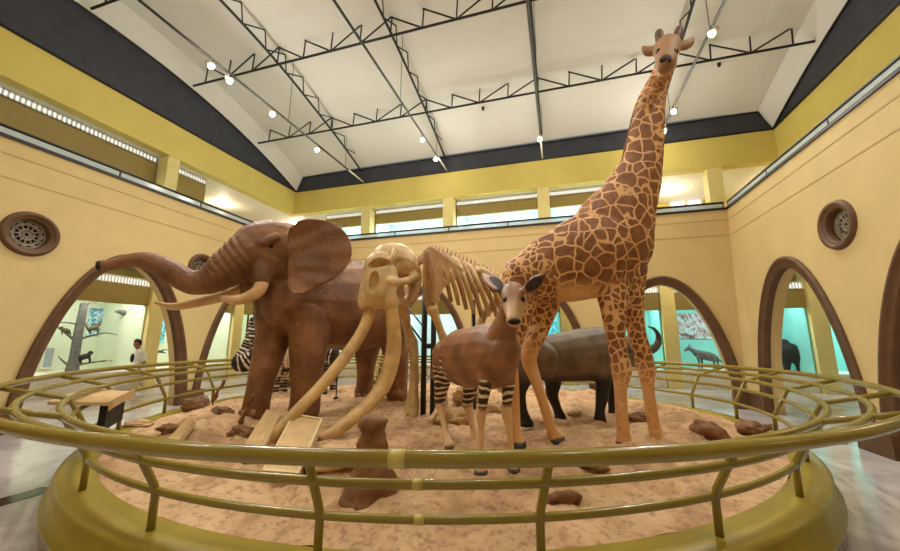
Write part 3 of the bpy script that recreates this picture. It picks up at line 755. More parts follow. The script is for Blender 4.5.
rl = empty('railing', (RC.x, RC.y, .42), 'olive-painted tubular steel railing ringing the animal platform', 'railing')
RAILS = [(4.745, .65, .024), (4.86, .87, .026), (4.93, 1.015, .028), (5.20, 1.085, .027), (5.43, 1.165, .034)]
for r, z, t in RAILS:
    MB().tube([rp(2*math.pi*k/144, r, z) for k in range(144)], t, 12, closed=True).build('rail', M['olive'], rl, True)
for k in range(24):
    a = R(-66.6+15*k)
    MB().tube([rp(a, 4.745, .40), rp(a, 4.745, .63), rp(a, 4.76, .69), rp(a, 4.915, .985), rp(a, 4.96, 1.02), rp(a, 5.43, 1.15)], .025, 10).build('post', M['olive'], rl, True)
cl = []
M['weld'] = simple('bare joint paint', (196, 178, 96), .35, .1)
for r, z, t, u in ((5.43, 1.165, .0365, 396), (4.86, .87, .029, 417), (4.745, .65, .027, 421)):
    p = at_z(u, 457, z); a = math.atan2(-6.66, 2.04) if False else None
    # joint sleeve where two rail lengths meet
    best = min((abs((lambda q: CX+FPX*((q-EYEP).dot(_rt))/((q-EYEP).dot(_fw)))(rp(R(x_/4), r, z))-u), x_/4) for x_ in range(-480, -200))
    a = R(best[1]); MB().tube([rp(a-.006, r, z), rp(a+.006, r, z)], t, 14).build('joint_sleeve', M['weld'], rl, True)

# ------------------------------------------------------------------ elephant
def eyeball(p, r, parent):
    MB().ball(p, r, sub=2).build('eye', M['eye'], parent, True)
from mathutils.bvhtree import BVHTree
def eye_on(body, u, v, r, parent):
    # an eyeball set half into the hide where the eye socket lies
    t = BVHTree.FromPolygons([w.co for w in body.data.vertices], [tuple(f.vertices) for f in body.data.polygons])
    h = t.ray_cast(EYEP, ray(u, v).normalized())
    if h[0] is not None: eyeball(h[0]-h[1]*r*.25, r, parent)
EB = Pl((-4.22, 4.96), (-.33, -.94), (-.94, .33))
EH = Pl((-4.30, 4.62), (-.85, -.53), (-.53, .85))
ele = empty('elephant', (-3.9, 6.0, .5), 'mounted brown elephant with raised trunk and short tusks standing on the sand', 'elephant')
b = Body(EB)
b.chain('torso', [(287, 300, 33), (303, 302, 40), (325, 303, 44), (348, 304, 46), (370, 306, 43), (386, 312, 34), (394, 322, 20)], .86)
b.chain('neck', [(318, 285, 40), (300, 268, 38), (285, 258, 34), (272, 254, 30)], .8)
b.chain('skull', [(292, 250, 26), (280, 248, 27), (264, 247, 27), (252, 252, 25)], .8, EH)
b.chain('dome', [(285, 236, 14), (268, 233, 13), (254, 237, 11)], 1.25, EH)
b.chain('cheek', [(275, 262, 18), (265, 275, 15), (262, 286, 10)], 1.2, EH)
b.chain('brow', [(276, 237, 5, 1, -.33), (270, 240, 5, 1, -.36), (264, 243, 4, 1, -.34)], 1, EH)
b.chain('jaw', [(270, 280, 10), (258, 290, 6.5), (248, 292, 4)], 1.0, EH)
b.chain('trunk', [(256, 252, 25), (247, 257, 23.5), (236, 264, 21), (226, 270, 19), (214, 278, 15.5), (203, 282, 13), (190, 282, 11.8), (172, 272, 11.5), (152, 262, 9.6), (132, 260.5, 7.4), (113, 265, 5.6), (102, 265.5, 5.6)], .92, EH, 16,
        wr=lambda l, L: .15*(abs(math.sin(l*math.pi/.105))-.6)*min(1, l/.25)*max(0, 1-l/(L*.5)))
b.chain('tusk_root', [(264, 262, 12, 1, -.12), (263, 272, 10, 1, -.21), (262, 280, 8.4, 1, -.25)], 1, EH); b.chain('tusk_root2', [(250, 280, 8, 1, .2), (245, 292, 6, 1, .22)], 1, EH)
# legs
b.chain('leg', [(279, 296, 25, .8, .22), (276, 325, 19, .9, .24), (270, 350, 15.5, 1, .24), (262, 378, 13, 1, .22), (257, 402, 12.5, 1, .2), (255, 414, 14, 1, .2)], .9)
b.chain('leg', [(312, 310, 27, .7, -.25), (309, 340, 20, .85, -.27), (307, 365, 16.5, 1, -.27), (306, 390, 14.5, 1, -.27), (305, 404, 15, 1, -.27), (304, 411, 15.5, 1, -.27)], .9)
b.chain('leg', [(368, 322, 24, .7, .33), (367, 345, 15, .9, .36), (366, 365, 9.5, 1, .37), (365, 382, 8.5, 1, .38), (364, 392, 9.5, 1, .38)], .9)
b.chain('leg', [(391, 325, 22, .7, -.3), (395, 345, 15, .9, -.34), (398, 368, 10.5, 1, -.35), (398, 386, 9.5, 1, -.35), (397, 395, 11.5, 1, -.35)], .9)
b.chain('tail', [(398, 300, 3.5), (405, 318, 2.5), (406, 345, 2), (405, 360, 2.6)], 1)
def ear(mb, pl, sgn):
    """fan-shaped ear with rippled rear border"""
    rim = [(291, 226), (300, 220), (318, 219), (334, 223), (346, 233), (352, 247), (350, 261), (342, 272), (330, 281), (316, 288), (301, 294), (292, 293)]
    rim = [tuple(p) for p in catmull(rim, 4)]; c0 = (288, 232); c1 = (288, 288)
    n = len(rim); K = 7; fr, bk = [], []
    for i, (u, v) in enumerate(rim):
        f = i/(n-1); cu, cv = c0[0], c0[1]+(c1[1]-c0[1])*f
        A, B = [], []
        for k in range(K+1):
            t = k/K; uu, vv = cu+(u-cu)*t, cv+(v-cv)*t
            o_ = .36+.30*t-.10*t*t+.012*math.sin(i*1.0)*t+.012*math.sin(i*.5+t*5)
            p = pl.P(uu, vv, -o_); th = .035*(1-.5*t)
            if sgn > 0: # mirror to the far side of the head
                q = p-pl.o; q = V((q.x, q.y, 0)).dot(pl.n); p = p-pl.n*(2*q)
            A.append(mb.bm.verts.new(p-pl.n*th)); B.append(mb.bm.verts.new(p+pl.n*th))
        fr.append(A); bk.append(B)
    for i in range(n-1):
        for k in range(K):
            mb.bm.faces.new((fr[i][k], fr[i+1][k], fr[i+1][k+1], fr[i][k+1])); mb.bm.faces.new((bk[i][k], bk[i][k+1], bk[i+1][k+1], bk[i+1][k]))
        mb.bm.faces.new((fr[i][K], fr[i+1][K], bk[i+1][K], bk[i][K])); mb.bm.faces.new((fr[i][0], bk[i][0], bk[i+1][0], fr[i+1][0]))
    mb.bm.faces.new([fr[0][k] for k in range(K+1)]+[bk[0][k] for k in range(K, -1, -1)]); mb.bm.faces.new([fr[-1][k] for k in range(K, -1, -1)]+[bk[-1][k] for k in range(K+1)])
ear(b.mb, EH, -1); ear(b.mb, EH, 1)
elb = b.build('body', M['elephant'], ele, .017, 2)
def ptube(name, pl, spec, mat, parent, ratio=1.0, seg=14, sub=6):
    pts = []
    for it in spec:
        p = pl.P(it[0], it[1], it[3] if len(it) > 3 else 0, it[4] if len(it) > 4 else 0); pts.append((p.x, p.y, p.z, it[2]*depth_of(p)/FPX))
    c = catmull(pts, sub)
    return MB().tube([V(x[:3]) for x in c], [max(.003, x[3]) for x in c], seg, ratio=ratio).build(name, mat, parent, True)
ptube('tusk', EH, [(263, 266, 6, -.10), (263, 279, 6.2, -.24), (258, 291, 6.2, -.27), (246, 298, 5.6, -.26), (233, 300, 4.6, -.24), (219, 297, 2)], M['ivory'], ele)
ptube('tusk', EH, [(246, 288, 6, .22), (232, 294, 5.8, .27), (212, 299, 5.2, .28), (190, 304, 4.4, .27), (172, 306.5, 3.6, .25), (155, 302.5, 1.4, .22)], M['ivory'], ele)
eye_on(elb, 271, 246, .038, ele)
for u, v, o_ in ((255, 416, .2), (304, 412, -.27), (364, 393, .38), (397, 397, -.35)):
    c_ = EB.P(u, v, o_); c_.z = sandz(c_.x, c_.y)+.06; rr = .19 if v > 405 else .16
    for k in range(4):
        a = math.atan2(-.94, -.33)+R(-54+36*k); MB().ball(c_+V((rr*math.cos(a), rr*math.sin(a), 0)), .045, (1, 1, 1.15), sub=2).build('toenail', M['horn_pale'], ele, True)
MB().tube([EH.P(103, 265.5), EH.P(98.5, 265.7)], [.075, .07], 14).build('trunk_tip', M['dark'], ele, True)

# ------------------------------------------------------------------ giraffe
GP = Pl((.80, 4.83), (.966, .258), (-.258, .966))
gir = empty('giraffe', (.3, 4.7, .5), 'mounted tall giraffe with brown patches facing the viewer over the railing', 'giraffe')
b = Body(GP)
b.chain('rump', [(514, 287, 12), (519, 281, 22), (530, 277, 27), (545, 272, 33)], .85)
b.chain('torso', [(530, 277, 27), (548, 270, 34), (567, 264, 39), (588, 256, 43), (607, 251, 41), (625, 252, 28)], .8)
b.chain('neck', [(604, 268, 34), (611, 245, 40), (618, 222, 36), (629, 197, 28.5), (637, 178, 24), (642, 162, 20), (646, 135, 17.5), (650, 107, 14.8), (656, 88, 11.5), (662, 74, 9.8), (666, 62, 9.6)], .66)
b.chain('withers', [(580, 232, 14), (592, 213, 13), (606, 198, 12)], .6)
b.chain('chest', [(625, 235, 20), (632, 255, 15), (630, 272, 10)], .9)
b.chain('head', [(667, 55, 10, 1.05, 0, .0), (667.5, 48, 12.5, 1.0, 0, -.08), (667, 51, 12, .95, 0, -.2), (666.5, 57, 10.5, .95, 0, -.36), (666, 62, 9.5, 1.0, 0, -.48), (665.5, 65, 8, 1.1, 0, -.55)], 1)
b.chain('chin', [(667, 65, 9, 1.05, 0, -.2), (666, 69, 7, 1.15, 0, -.45)], 1)
b.chain('crown', [(661, 43, 6, 1, 0, -.04), (668, 41, 6.5, 1, 0, -.04), (674, 42, 6, 1, 0, -.04)], 1)
b.chain('ear', [(658, 49, 3.5, .7, 0, .02), (652, 51, 5.6, .6, 0, .02), (647, 51, 5.6, .6, 0, .0), (643, 47, 2.5, .6, 0, .0)], .5)
b.chain('ear', [(677, 47, 3.5, .7, 0, .02), (683, 46, 5.6, .6, 0, .02), (689, 43, 5, .6, 0, .0), (693, 38, 2.2, .6, 0, .0)], .5)
b.chain('front_leg', [(611, 268, 24, .45, -.1), (613, 300, 15, .7, -.14), (615, 330, 10, .9, -.14), (619, 355, 9, 1, -.14), (621.5, 371, 9.8, 1, -.14), (620.5, 388, 6.4, 1, -.14), (621.5, 412, 6.2, 1, -.14), (623, 432, 6.4, 1, -.14), (624.5, 443, 8, 1, -.14)], .8)
b.chain('front_leg', [(626, 268, 22, .45, .1), (630, 298, 14, .7, .14), (636, 330, 9.2, .9, .14), (643, 355, 8.6, 1, .14), (646, 370, 8.8, 1, .14), (648, 388, 6, 1, .14), (651.5, 412, 5.8, 1, .14), (655, 432, 6, 1, .14), (657, 442, 7.5, 1, .14)], .8)
b.chain('hind_leg', [(542, 282, 24, .5, .1), (544, 305, 15, .6, .13), (539, 328, 10.5, .8, .13), (531, 348, 9, .9, .13), (529, 361, 7.8, 1, .13), (536, 381, 5.8, 1, .13), (544, 405, 5.2, 1, .13), (551, 428, 5.5, 1, .13), (556, 438, 7.5, 1, .13)], .8)
b.chain('hind_leg', [(522, 286, 20, .5, -.1), (521, 310, 13.5, .6, -.13), (516, 335, 9.5, .8, -.13), (511, 355, 8, .9, -.13), (511.5, 367, 7, 1, -.13), (514, 388, 5.6, 1, -.13), (515, 412, 5.2, 1, -.13), (516, 432, 5.6, 1, -.13), (518, 443, 7.5, 1, -.13)], .8)
b.chain('tail', [(508, 275, 3), (503, 285, 2.2), (502, 305, 1.6), (502, 325, 1.5), (502, 345, 2.4)], 1)
def gattr(co, nm, al, tt):
    leg = np.isin(nm, ['front_leg', 'hind_leg']); hd = np.isin(nm, ['head', 'chin', 'ear', 'crown'])
    fine = np.where(leg, sstep(tt, .02, .14), 0.0)
    fine = np.where(np.isin(nm, ['rump']), 1.0, fine); fine = np.where((nm == 'torso') & (tt < .22), 1.0, fine); fine = np.where(nm == 'chest', .9, fine)
    fine = np.where((nm == 'neck') & (tt > .72), .6, fine)
    spots = np.ones(len(nm))
    spots = np.where(nm == 'front_leg', 1-.8*sstep(tt, .50, .72), spots); spots = np.where(nm == 'hind_leg', 1-sstep(tt, .30, .52), spots)
    spots = np.where(hd, .12, spots); spots = np.where(nm == 'tail', .2, spots)
    belly = (nm == 'torso') & (tt < .75); zc = 1-sstep(co[:, 2], 2.16, 2.36)
    spots = np.where(belly, spots*(1-zc), spots)
    spots = np.where(nm == 'withers', .75, spots)
    dusk = np.where(nm == 'head', .75, np.where(nm == 'crown', .9, np.where(nm == 'ear', .8, np.where(nm == 'chin', .2, 0.))))
    return {'fine': fine, 'spots': spots, 'dusk': dusk}
gib = b.build('body', M['giraffe'], gir, .02, 5, gattr)
M['ossicone'] = simple('ossicone', (96, 66, 44), .6, .2); M['maneg'] = simple('giraffe mane', (110, 62, 32), .7, .2)
for sp in ([(661, 43, 4.6, 0, -.05), (659.5, 38, 4, 0, -.05), (659, 33.5, 3.9, 0, -.05), (659, 31, 2.8, 0, -.05)], [(674, 42, 4.6, 0, -.05), (677, 36, 4, 0, -.05), (679, 30, 3.7, 0, -.05), (680, 27, 2.4, 0, -.05)]):
    ptube('ossicone', GP, sp, M['ossicone'], gir)
for u in (658, 676): eye_on(gib, u, 51, .036, gir)
M['muzzleg'] = simple('dark muzzle', (78, 48, 32), .6, .2)
MB().ball(GP.P(665.5, 59.5, 0, -.60), .085, (.85, .6, .7), sub=3).build('nose_patch', M['muzzleg'], gir, True)
for u in (661.5, 669.5): MB().ball(GP.P(u, 60, 0, -.67), .022, (1, 1, 1.4), sub=2).build('nostril', M['dark'], gir, True)
ptube('mane', GP, [(597, 206, 2), (612, 180, 2), (621, 167, 2), (628, 140, 2), (636, 108, 1.8), (646, 89, 1.7), (654, 74, 1.5)], M['maneg'], gir)
for u, v, o_ in ((624.5, 446, -.14), (657.5, 445, .14), (557, 441, .13), (518.5, 446, -.13)):
    p = GP.P(u, v, o_); MB().cyl(p, .105, .1, 16, None, .085).build('hoof', M['horn'], gir, True)

# ------------------------------------------------------------------ okapi
OP = Pl((-.58, 3.43), (.56, -.83), (.83, .56))
ok = empty('okapi', (-.85, 3.8, .5), 'mounted okapi with striped legs looking at the viewer, nearest the railing', 'okapi')
b = Body(OP)
b.chain('torso', [(456, 356, 22, .95), (463, 357, 28, .92), (474, 357, 30, .88), (486, 356, 32.5, .8), (497, 354, 32, .74), (504, 353, 22, .8)], .85)
b.chain('neck', [(497, 350, 24), (502, 336, 18), (507, 320, 13.5), (511, 306, 10.5), (513, 296, 9.5)], .8)
b.chain('head', [(513.5, 291, 10.5, 1.1), (514, 298, 12.5, 1.05, 0, -.06), (514, 308, 11, 1, 0, -.14), (514, 316, 8, 1, 0, -.23), (514, 321.5, 7, 1.15, 0, -.29)], 1)
b.chain('ear', [(506, 291, 3, .6), (499, 287, 7, .5), (490, 280, 6.5, .5), (483, 273.5, 2, .5)], .9, lat=V((.25, -.95, .1)))
b.chain('ear', [(522, 291, 3, .6), (530, 287, 7, .5), (539, 280, 6.5, .5), (546, 273, 2, .5)], .9, lat=V((.25, -.95, .1)))
b.chain('front_leg', [(485, 366, 12, .7, -.11), (485, 386, 6.8, 1, -.14), (483, 402, 5.0, 1, -.15), (481, 414, 5.6, 1, -.15), (481, 428, 3.6, 1, -.15), (481, 450, 3.3, 1, -.15), (481, 465, 5, 1, -.15), (481, 472, 6.5, 1, -.15)], .9)
b.chain('front_leg', [(507, 366, 12, .7, .10), (508, 386, 6.8, 1, .13), (507, 402, 5.0, 1, .13), (507, 414, 5.6, 1, .13), (509, 428, 3.6, 1, .13), (511, 450, 3.3, 1, .13), (512, 464, 5, 1, .13), (513, 470, 6.5, 1, .13)], .9)
b.chain('hind_leg', [(447, 355, 19, .8, -.16), (443, 376, 11, .9, -.17), (441, 391, 6.6, 1, -.17), (440, 400, 5.6, 1, -.17), (443, 418, 3.6, 1, -.17), (447, 436, 3.3, 1, -.17), (449, 446, 6, 1, -.17)], .9)
b.chain('hind_leg', [(472, 360, 17, .8, .16), (471, 380, 10, .9, .17), (469, 395, 6.2, 1, .17), (468, 404, 5.4, 1, .17), (471, 420, 3.6, 1, .17), (474, 436, 3.3, 1, .17), (475, 445, 6, 1, .17)], .9)
b.chain('tail', [(437, 346, 2.6), (434, 360, 2), (433, 378, 2.4)], 1)
def oattr(co, nm, al, tt):
    n = len(nm); st = np.zeros(n); pale = np.zeros(n)
    f = nm == 'front_leg'; h = nm == 'hind_leg'
    st = np.where(f, sstep(tt, .12, .18)*(1-sstep(tt, .36, .42)), st); st = np.where(h, sstep(tt, .02, .10)*(1-sstep(tt, .52, .6)), st)
    pale = np.where(f, sstep(tt, .38, .44), pale); pale = np.where(h, sstep(tt, .54, .6), pale)
    pale = np.where(nm == 'head', .15+sstep(tt, .3, .6)*.45, pale)
    rump = (nm == 'torso') & (tt < .25)
    d = (co-np.array(OP.o))@np.array(OP.n)
    st = np.where(rump & (d < -.12), .9*(1-sstep(co[:, 2], 1.42, 1.5)), st)
    return {'stripe': st, 'pale': pale}
okb = b.build('body', M['okapi'], ok, .013, 4, oattr)
M['earinner'] = simple('dark ear lining', (52, 34, 30), .7, .2)
for a_, c_ in (((503, 290.5), (487, 278)), ((525, 290.5), (542, 277.5))):
    p0, p1 = OP.P(*a_, 0, -.05), OP.P(*c_, 0, -.05); mid = (p0+p1)/2; d = (p1-p0)
    vw = (EYEP-mid).normalized(); rot = Matrix((d.normalized(), vw.cross(d).normalized(), d.normalized().cross(vw.cross(d).normalized()))).transposed().to_4x4()
    MB().ball(mid, d.length*.46, (1, .36, .08), rot, 3).build('ear_lining', M['earinner'], ok, True)
for u in (505, 522.8): eye_on(okb, u, 299.5, .025, ok)
MB().ball(OP.P(514, 321.5, 0, -.37), .045, (1.05, .6, .55), sub=3).build('nose', M['dark'], ok, True)
for u, v, o_ in ((481, 474, -.15), (513.5, 472, .13), (449.5, 449, -.17), (475, 448, .17)):
    MB().cyl(OP.P(u, v, o_), .07, .07, 14, None, .055).build('hoof', M['horn'], ok, True)

# ------------------------------------------------------------------ buffalo
BP = Pl((-.34, 5.6), (.77, .64), (-.64, .77))
buf = empty('buffalo', (.1, 6.0, .5), 'mounted dark buffalo standing behind the giraffe legs, one curved horn showing', 'buffalo')
b = Body(BP)
b.chain('torso', [(529, 357, 14), (538, 359, 20), (552, 358, 23), (570, 356, 25), (588, 354, 26.5), (604, 353, 26), (617, 353, 22), (626, 352, 17)], .8)
b.chain('haunch', [(537, 352, 15, .8, -.2), (545, 360, 15, .8, -.26), (548, 370, 10, .8, -.26)], .8)
b.chain('hump', [(575, 345, 13), (592, 340, 13), (606, 341, 12)], .8)
b.chain('head', [(622, 350, 16), (632, 353, 12.5), (641, 361, 10), (648, 371, 7.5)], .85)
b.chain('hind_leg', [(528, 362, 16, .7, -.15), (522, 382, 9, .9, -.18), (520, 394, 6.2, 1, -.18), (523, 410, 4.6, 1, -.18), (526, 421, 6, 1, -.18)], .9)
b.chain('hind_leg', [(550, 362, 17, .7, .15), (553, 382, 9, .9, .18), (552, 394, 6.2, 1, .18), (557, 408, 4.6, 1, .18), (561, 419, 6, 1, .18)], .9)
b.chain('front_leg', [(602, 365, 16, .7, -.15), (603, 383, 8, .9, -.18), (602, 396, 6.4, 1, -.18), (600, 410, 4.8, 1, -.18), (600, 420, 6.2, 1, -.18)], .9)
b.chain('front_leg', [(615, 365, 14, .7, .15), (614, 383, 7.5, .9, .18), (613, 395, 6, 1, .18), (613, 407, 4.6, 1, .18), (614, 414, 6, 1, .18)], .9)
b.chain('tail', [(525, 348, 2.6), (519, 360, 2.2), (517, 380, 1.8), (517, 395, 2.6)], 1)
b.chain('ear', [(628, 345, 3, .6, -.18), (622, 352, 3.5, .5, -.35), (619, 358, 1.5, .5, -.45)], .5)
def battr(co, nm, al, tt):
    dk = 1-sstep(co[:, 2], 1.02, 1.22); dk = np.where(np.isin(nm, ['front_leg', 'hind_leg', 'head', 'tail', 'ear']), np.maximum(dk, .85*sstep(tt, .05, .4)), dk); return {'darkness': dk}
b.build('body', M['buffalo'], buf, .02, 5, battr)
ptube('horn', BP, [(634, 345, 5, .08), (644, 350, 4.5, .2), (653, 349, 4, .34), (658, 343, 3.2, .4), (658, 335, 2.3, .38), (654, 329, 1.5, .36), (648, 326.5, .6, .34)], M['horn'], buf)
ptube('horn', BP, [(634, 345, 5, -.08), (634, 350, 4.5, -.22), (630, 352, 4, -.42), (625, 347, 3.2, -.52), (622, 339, 2.3, -.52), (624, 332, 1.2, -.5)], M['horn'], buf)
for u, v, o_ in ((526.5, 423, -.18), (562, 421.5, .18), (600.5, 423, -.18), (614.5, 416.5, .18)): MB().cyl(BP.P(u, v, o_), .1, .07, 14, None, .085).build('hoof', M['dark'], buf, True)

# ------------------------------------------------------------------ zebra
ZP = Pl((-4.4, 7.6), (-.9, -.43), (-.43, .9))
zeb = empty('zebra', (-4.4, 7.6, .5), 'mounted zebra with lowered head, mostly hidden behind the elephant front legs', 'zebra')
b = Body(ZP)
b.chain('torso', [(270, 350, 13), (280, 351, 15), (298, 352, 16), (318, 353, 16), (330, 355, 12)], .8)
b.chain('neck', [(278, 348, 13), (268, 338, 10), (261, 328, 7.5), (256, 321, 6)], .7)
b.chain('head', [(256, 320, 6), (254, 329, 6.5), (251, 340, 6.5), (246, 351, 6.8), (241, 359, 6.6), (238, 364, 5.6)], .8)
b.chain('muzzle', [(252, 357, 10), (245, 361.5, 10.5), (239, 363, 9)], .8)
b.chain('ear', [(257, 317, 2.4), (255, 311, 2.2), (254, 307, 1)], .6)
b.chain('front_leg', [(277, 358, 8, .8, -.1), (276, 375, 4.5, 1, -.12), (276, 388, 3.4, 1, -.12), (276, 400, 3.4, 1, -.12)], .9)
b.chain('front_leg', [(284, 358, 8, .8, .1), (284, 375, 4.5, 1, .12), (284, 388, 3.4, 1, .12), (284, 399, 3.4, 1, .12)], .9)
b.chain('hind_leg', [(322, 358, 9, .8, -.1), (325, 375, 4.5, 1, -.12), (324, 388, 3.2, 1, -.12), (325, 401, 3.4, 1, -.12)], .9)
b.chain('hind_leg', [(330, 358, 9, .8, .1), (334, 375, 4.5, 1, .12), (333, 388, 3.2, 1, .12), (334, 400, 3.4, 1, .12)], .9)
def zattr(co, nm, al, tt):
    dk = np.zeros(len(nm)); dk = np.where(nm == 'head', sstep(tt, .88, .98), dk); dk = np.where(nm == 'muzzle', sstep(tt, .75, .95), dk); dk = np.where(nm == 'ear', .5, dk)
    return {'along': al, 'darkness': dk}
b.build('body', M['zebra'], zeb, .016, 4, zattr)
eyeball(ZP.P(252, 331, -.09), .022, zeb)
M['maned'] = simple('dark mane', (44, 28, 22), .8, .2)
ptube('mane', ZP, [(255, 314, 2.5), (262, 318, 3), (270, 327, 3), (278, 336, 2.5)], M['maned'], zeb)

# ------------------------------------------------------------------ mounted elephant skeleton
SP = Pl((-2.0, 5.45), (-.5, -.87), (-.87, .5))
SK = Pl((-2.35, 5.0), (-.4, -.92), (-.92, .4))
ske = empty('elephant_skeleton', (-1.9, 5.6, .5), 'mounted elephant skeleton with long curved tusks reaching down to the sand', 'skeleton')
b = Body(SK)
b.chain('cranium', [(385, 259, 16), (393, 261, 19), (401, 264, 18), (408, 270, 13)], 1.0)
b.chain('face', [(379, 262, 13, 1.1, 0, -.08), (378, 278, 14, 1.1, 0, -.12), (377, 294, 13.5, 1.1, 0, -.14), (376, 302, 10, 1.1, 0, -.14)], 1.1)
b.chain('socket', [(372, 264, 8, 1, .1, -.1), (369, 282, 8, 1, .14, -.14), (366, 296, 8, 1, .16, -.17), (364, 305, 6.5, 1, .17, -.18)], 1)
b.chain('socket', [(388, 270, 9, 1, -.12, -.1), (389, 286, 10, 1, -.14, -.12), (390, 298, 9.5, 1, -.15, -.14), (391, 306, 8, 1, -.15, -.15)], 1)
b.chain('ridge', [(386, 266, 3.5, 1, -.05, -.24), (392, 258, 3, 1, -.1, -.27), (396, 249, 3, 1, -.12, -.2)], 1)
b.chain('zygoma', [(390, 282, 5.5, 1, -.22, -.14), (400, 282, 4, 1, -.30, -.08), (409, 280, 4.2, 1, -.30, .0), (415, 277, 5.5, 1, -.24, .06)], .6)
#b.chain('orbit_rim', [(392, 266, 3, 1, -.24, -.2), (396, 272, 3, 1, -.28, -.18), (395, 280, 3.4, 1, -.27, -.17)], 1)
b.chain('occiput', [(410, 264, 9), (415, 275, 7.5), (414, 287, 7), (411, 298, 6.5), (405, 305, 5)], .9)
b.chain('maxilla', [(397, 286, 7), (398, 298, 7), (397, 304, 6)], .9)
bm_me_name = 'skull'
def carve(o, cuts):
    for p, r, sc, rot in cuts:
        cut = MB().ball(p, r, sc, rot, 3).mesh('cut'); co_ = bpy.data.objects.new('cut', cut); COL.objects.link(co_)
        md = o.modifiers.new('b', 'BOOLEAN'); md.operation = 'DIFFERENCE'; md.solver = 'EXACT'; md.object = co_
        dg = bpy.context.evaluated_depsgraph_get(); me = bpy.data.meshes.new_from_object(o.evaluated_get(dg)); o.modifiers.clear(); o.data = me; bpy.data.objects.remove(co_)
    o.data.update(); smooth(o.data)
skull = b.build('skull', M['bone'], ske, .016, 3)
def vrot(tilt):
    """frame facing the skull front: x right, y up, z towards the face"""
    z = V((.4*.35-.1, -.95, .05)).normalized(); x = V((0, 0, 1)).cross(z).normalized(); y = z.cross(x)
    mt = Matrix((x, y, z)).transposed().to_4x4(); return mt @ Matrix.Rotation(tilt, 4, 'Z')
carve(skull, [(SK.P(377, 262, 0, -.30), .135, (1.25, .55, 1.6), vrot(R(14))), (SK.P(372.5, 281, .06, -.36), .115, (.66, 1.4, 1.2), vrot(R(-5))),
              (SK.P(406, 264, -.25, -.17), .165, (1.0, .95, .7), vrot(R(-25))), (SK.P(402, 294, -.22, -.14), .09, (1.1, 1.1, 2.0), vrot(0)), (SK.P(390, 273, -.2, -.27), .05, (.8, 1.3, 1.6), vrot(0))])
def groundtube(name, spec, base_off, mat, parent, tipz):
    """tusk: pixel path laid in the vertical plane that joins its socket to its tip on the sand"""
    p0 = SK.P(spec[0][0], spec[0][1], base_off, -.16); p1 = at_z(spec[-1][0], spec[-1][1], tipz)
    d = V((p1.x-p0.x, p1.y-p0.y, 0)); n = V((-d.y, d.x, 0)); pl = Pl((p0.x, p0.y), d, n)
    return ptube(name, pl, [(u, v, r) for u, v, r in spec], mat, parent, seg=16, sub=8)
groundtube('tusk', [(371, 302, 6), (368, 318, 5.8), (359, 337, 5.9), (345, 357, 6), (324, 383, 6), (303, 405, 6), (282, 427, 6), (266, 443, 4)], .14, M['tuskbone'], ske, .53)
groundtube('tusk', [(391, 303, 6.5), (393, 322, 6.8), (394, 343, 7.4), (391, 364, 7.8), (383, 386, 7.8), (370, 403, 7.4), (352, 419, 6.8), (335, 431, 6), (319, 439, 3)], -.15, M['tuskbone'], ske, .53)
# spine
spn = [(412, 268, 5), (419, 262, 5.5), (427, 256, 6), (438, 254, 5.5), (450, 258, 5), (462, 263, 5), (474, 268, 5), (486, 274, 5), (497, 281, 5), (508, 291, 5), (516, 303, 4.5)]
c_ = catmull([(u, v, r) for u, v, r in spn], 3)
for i, q in enumerate(c_):
    p = SP.P(q[0], q[1], 0); r = q[2]*depth_of(p)/FPX*.85
    m_ = MB(); m_.ball(p, r*.8, (1, 1, 1), sub=2); m_.tube([p, p+V((.02, .04, r*2.0))], [r*.4, r*.22], 8); m_.build('vertebra', M['bone_dark'], ske, True)
for k in range(11):
    f = k/10; u = 434+60*f; i = min(range(len(c_)), key=lambda j: abs(c_[j][0]-u)); v = c_[i][1]
    ln = 56-26*abs(f-.35)
    for sg in (-1, 1):
        ru = 2.7 if sg < 0 else 2.3
        w_ = .40-.10*abs(f-.4)
        ptube('rib', SP, [(u, v, ru, sg*.05), (u+5+5*f, v+6, ru, sg*.25), (u+9+9*f, v+ln*.35, ru, sg*(w_+.03)), (u+14+13*f, v+ln*.7, ru*.95, sg*w_), (u+17+16*f, v+ln, ru*.8, sg*w_*.65)], M['bone'] if k % 2 else M['bone_dark'], ske, 1.0, 8, 5)
def scapula(off, sg):
    pts = [(425, 250), (429, 246), (434, 247), (446, 256), (459, 265), (468, 272), (463, 277), (452, 282), (444, 288), (439, 300), (437, 311), (428, 311), (425, 298), (424, 275)]
    P3 = [SP.P(u, v, off) for u, v in pts]; mb = MB(); mb.prism(P3, SP.n*.05)
    ridge = [SP.P(428, 250, off-.05*1), SP.P(433, 275, off-.07), SP.P(434, 305, off-.06)]; 
    mb.tube(ridge, [.03, .05, .035], 8)
    bmesh.ops.recalc_face_normals(mb.bm, faces=mb.bm.faces); me = bpy.data.meshes.new('t'); mb.bm.to_mesh(me); mb.bm.free()
    me = apply_mods(me, [('REMESH', dict(mode='VOXEL', voxel_size=.014)), ('SMOOTH', dict(iterations=5, factor=.5))]); smooth(me); link('scapula', me, M['bone_dark'], ske)
scapula(-.42, -1); scapula(.38, 1)
def limbbone(name, spec, plane=SP):
    bb = Body(plane); bb.chain('b', spec, 1.0); return bb.build(name, M['bone'], ske, .014, 2)
limbbone('humerus', [(432, 309, 6, 1, -.42), (436, 318, 4.2, 1, -.42), (441, 332, 4, 1, -.42), (446, 345, 5.5, 1, -.42)])
limbbone('radius', [(446, 347, 5.5, 1, -.42), (446, 360, 3.6, 1, -.42), (444, 385, 3.6, 1, -.42), (443, 400, 5, 1, -.42)])
limbbone('foot_bones', [(443, 402, 5.5, 1, -.42), (441, 411, 7, 1, -.42), (438, 419, 7, 1, -.42)])
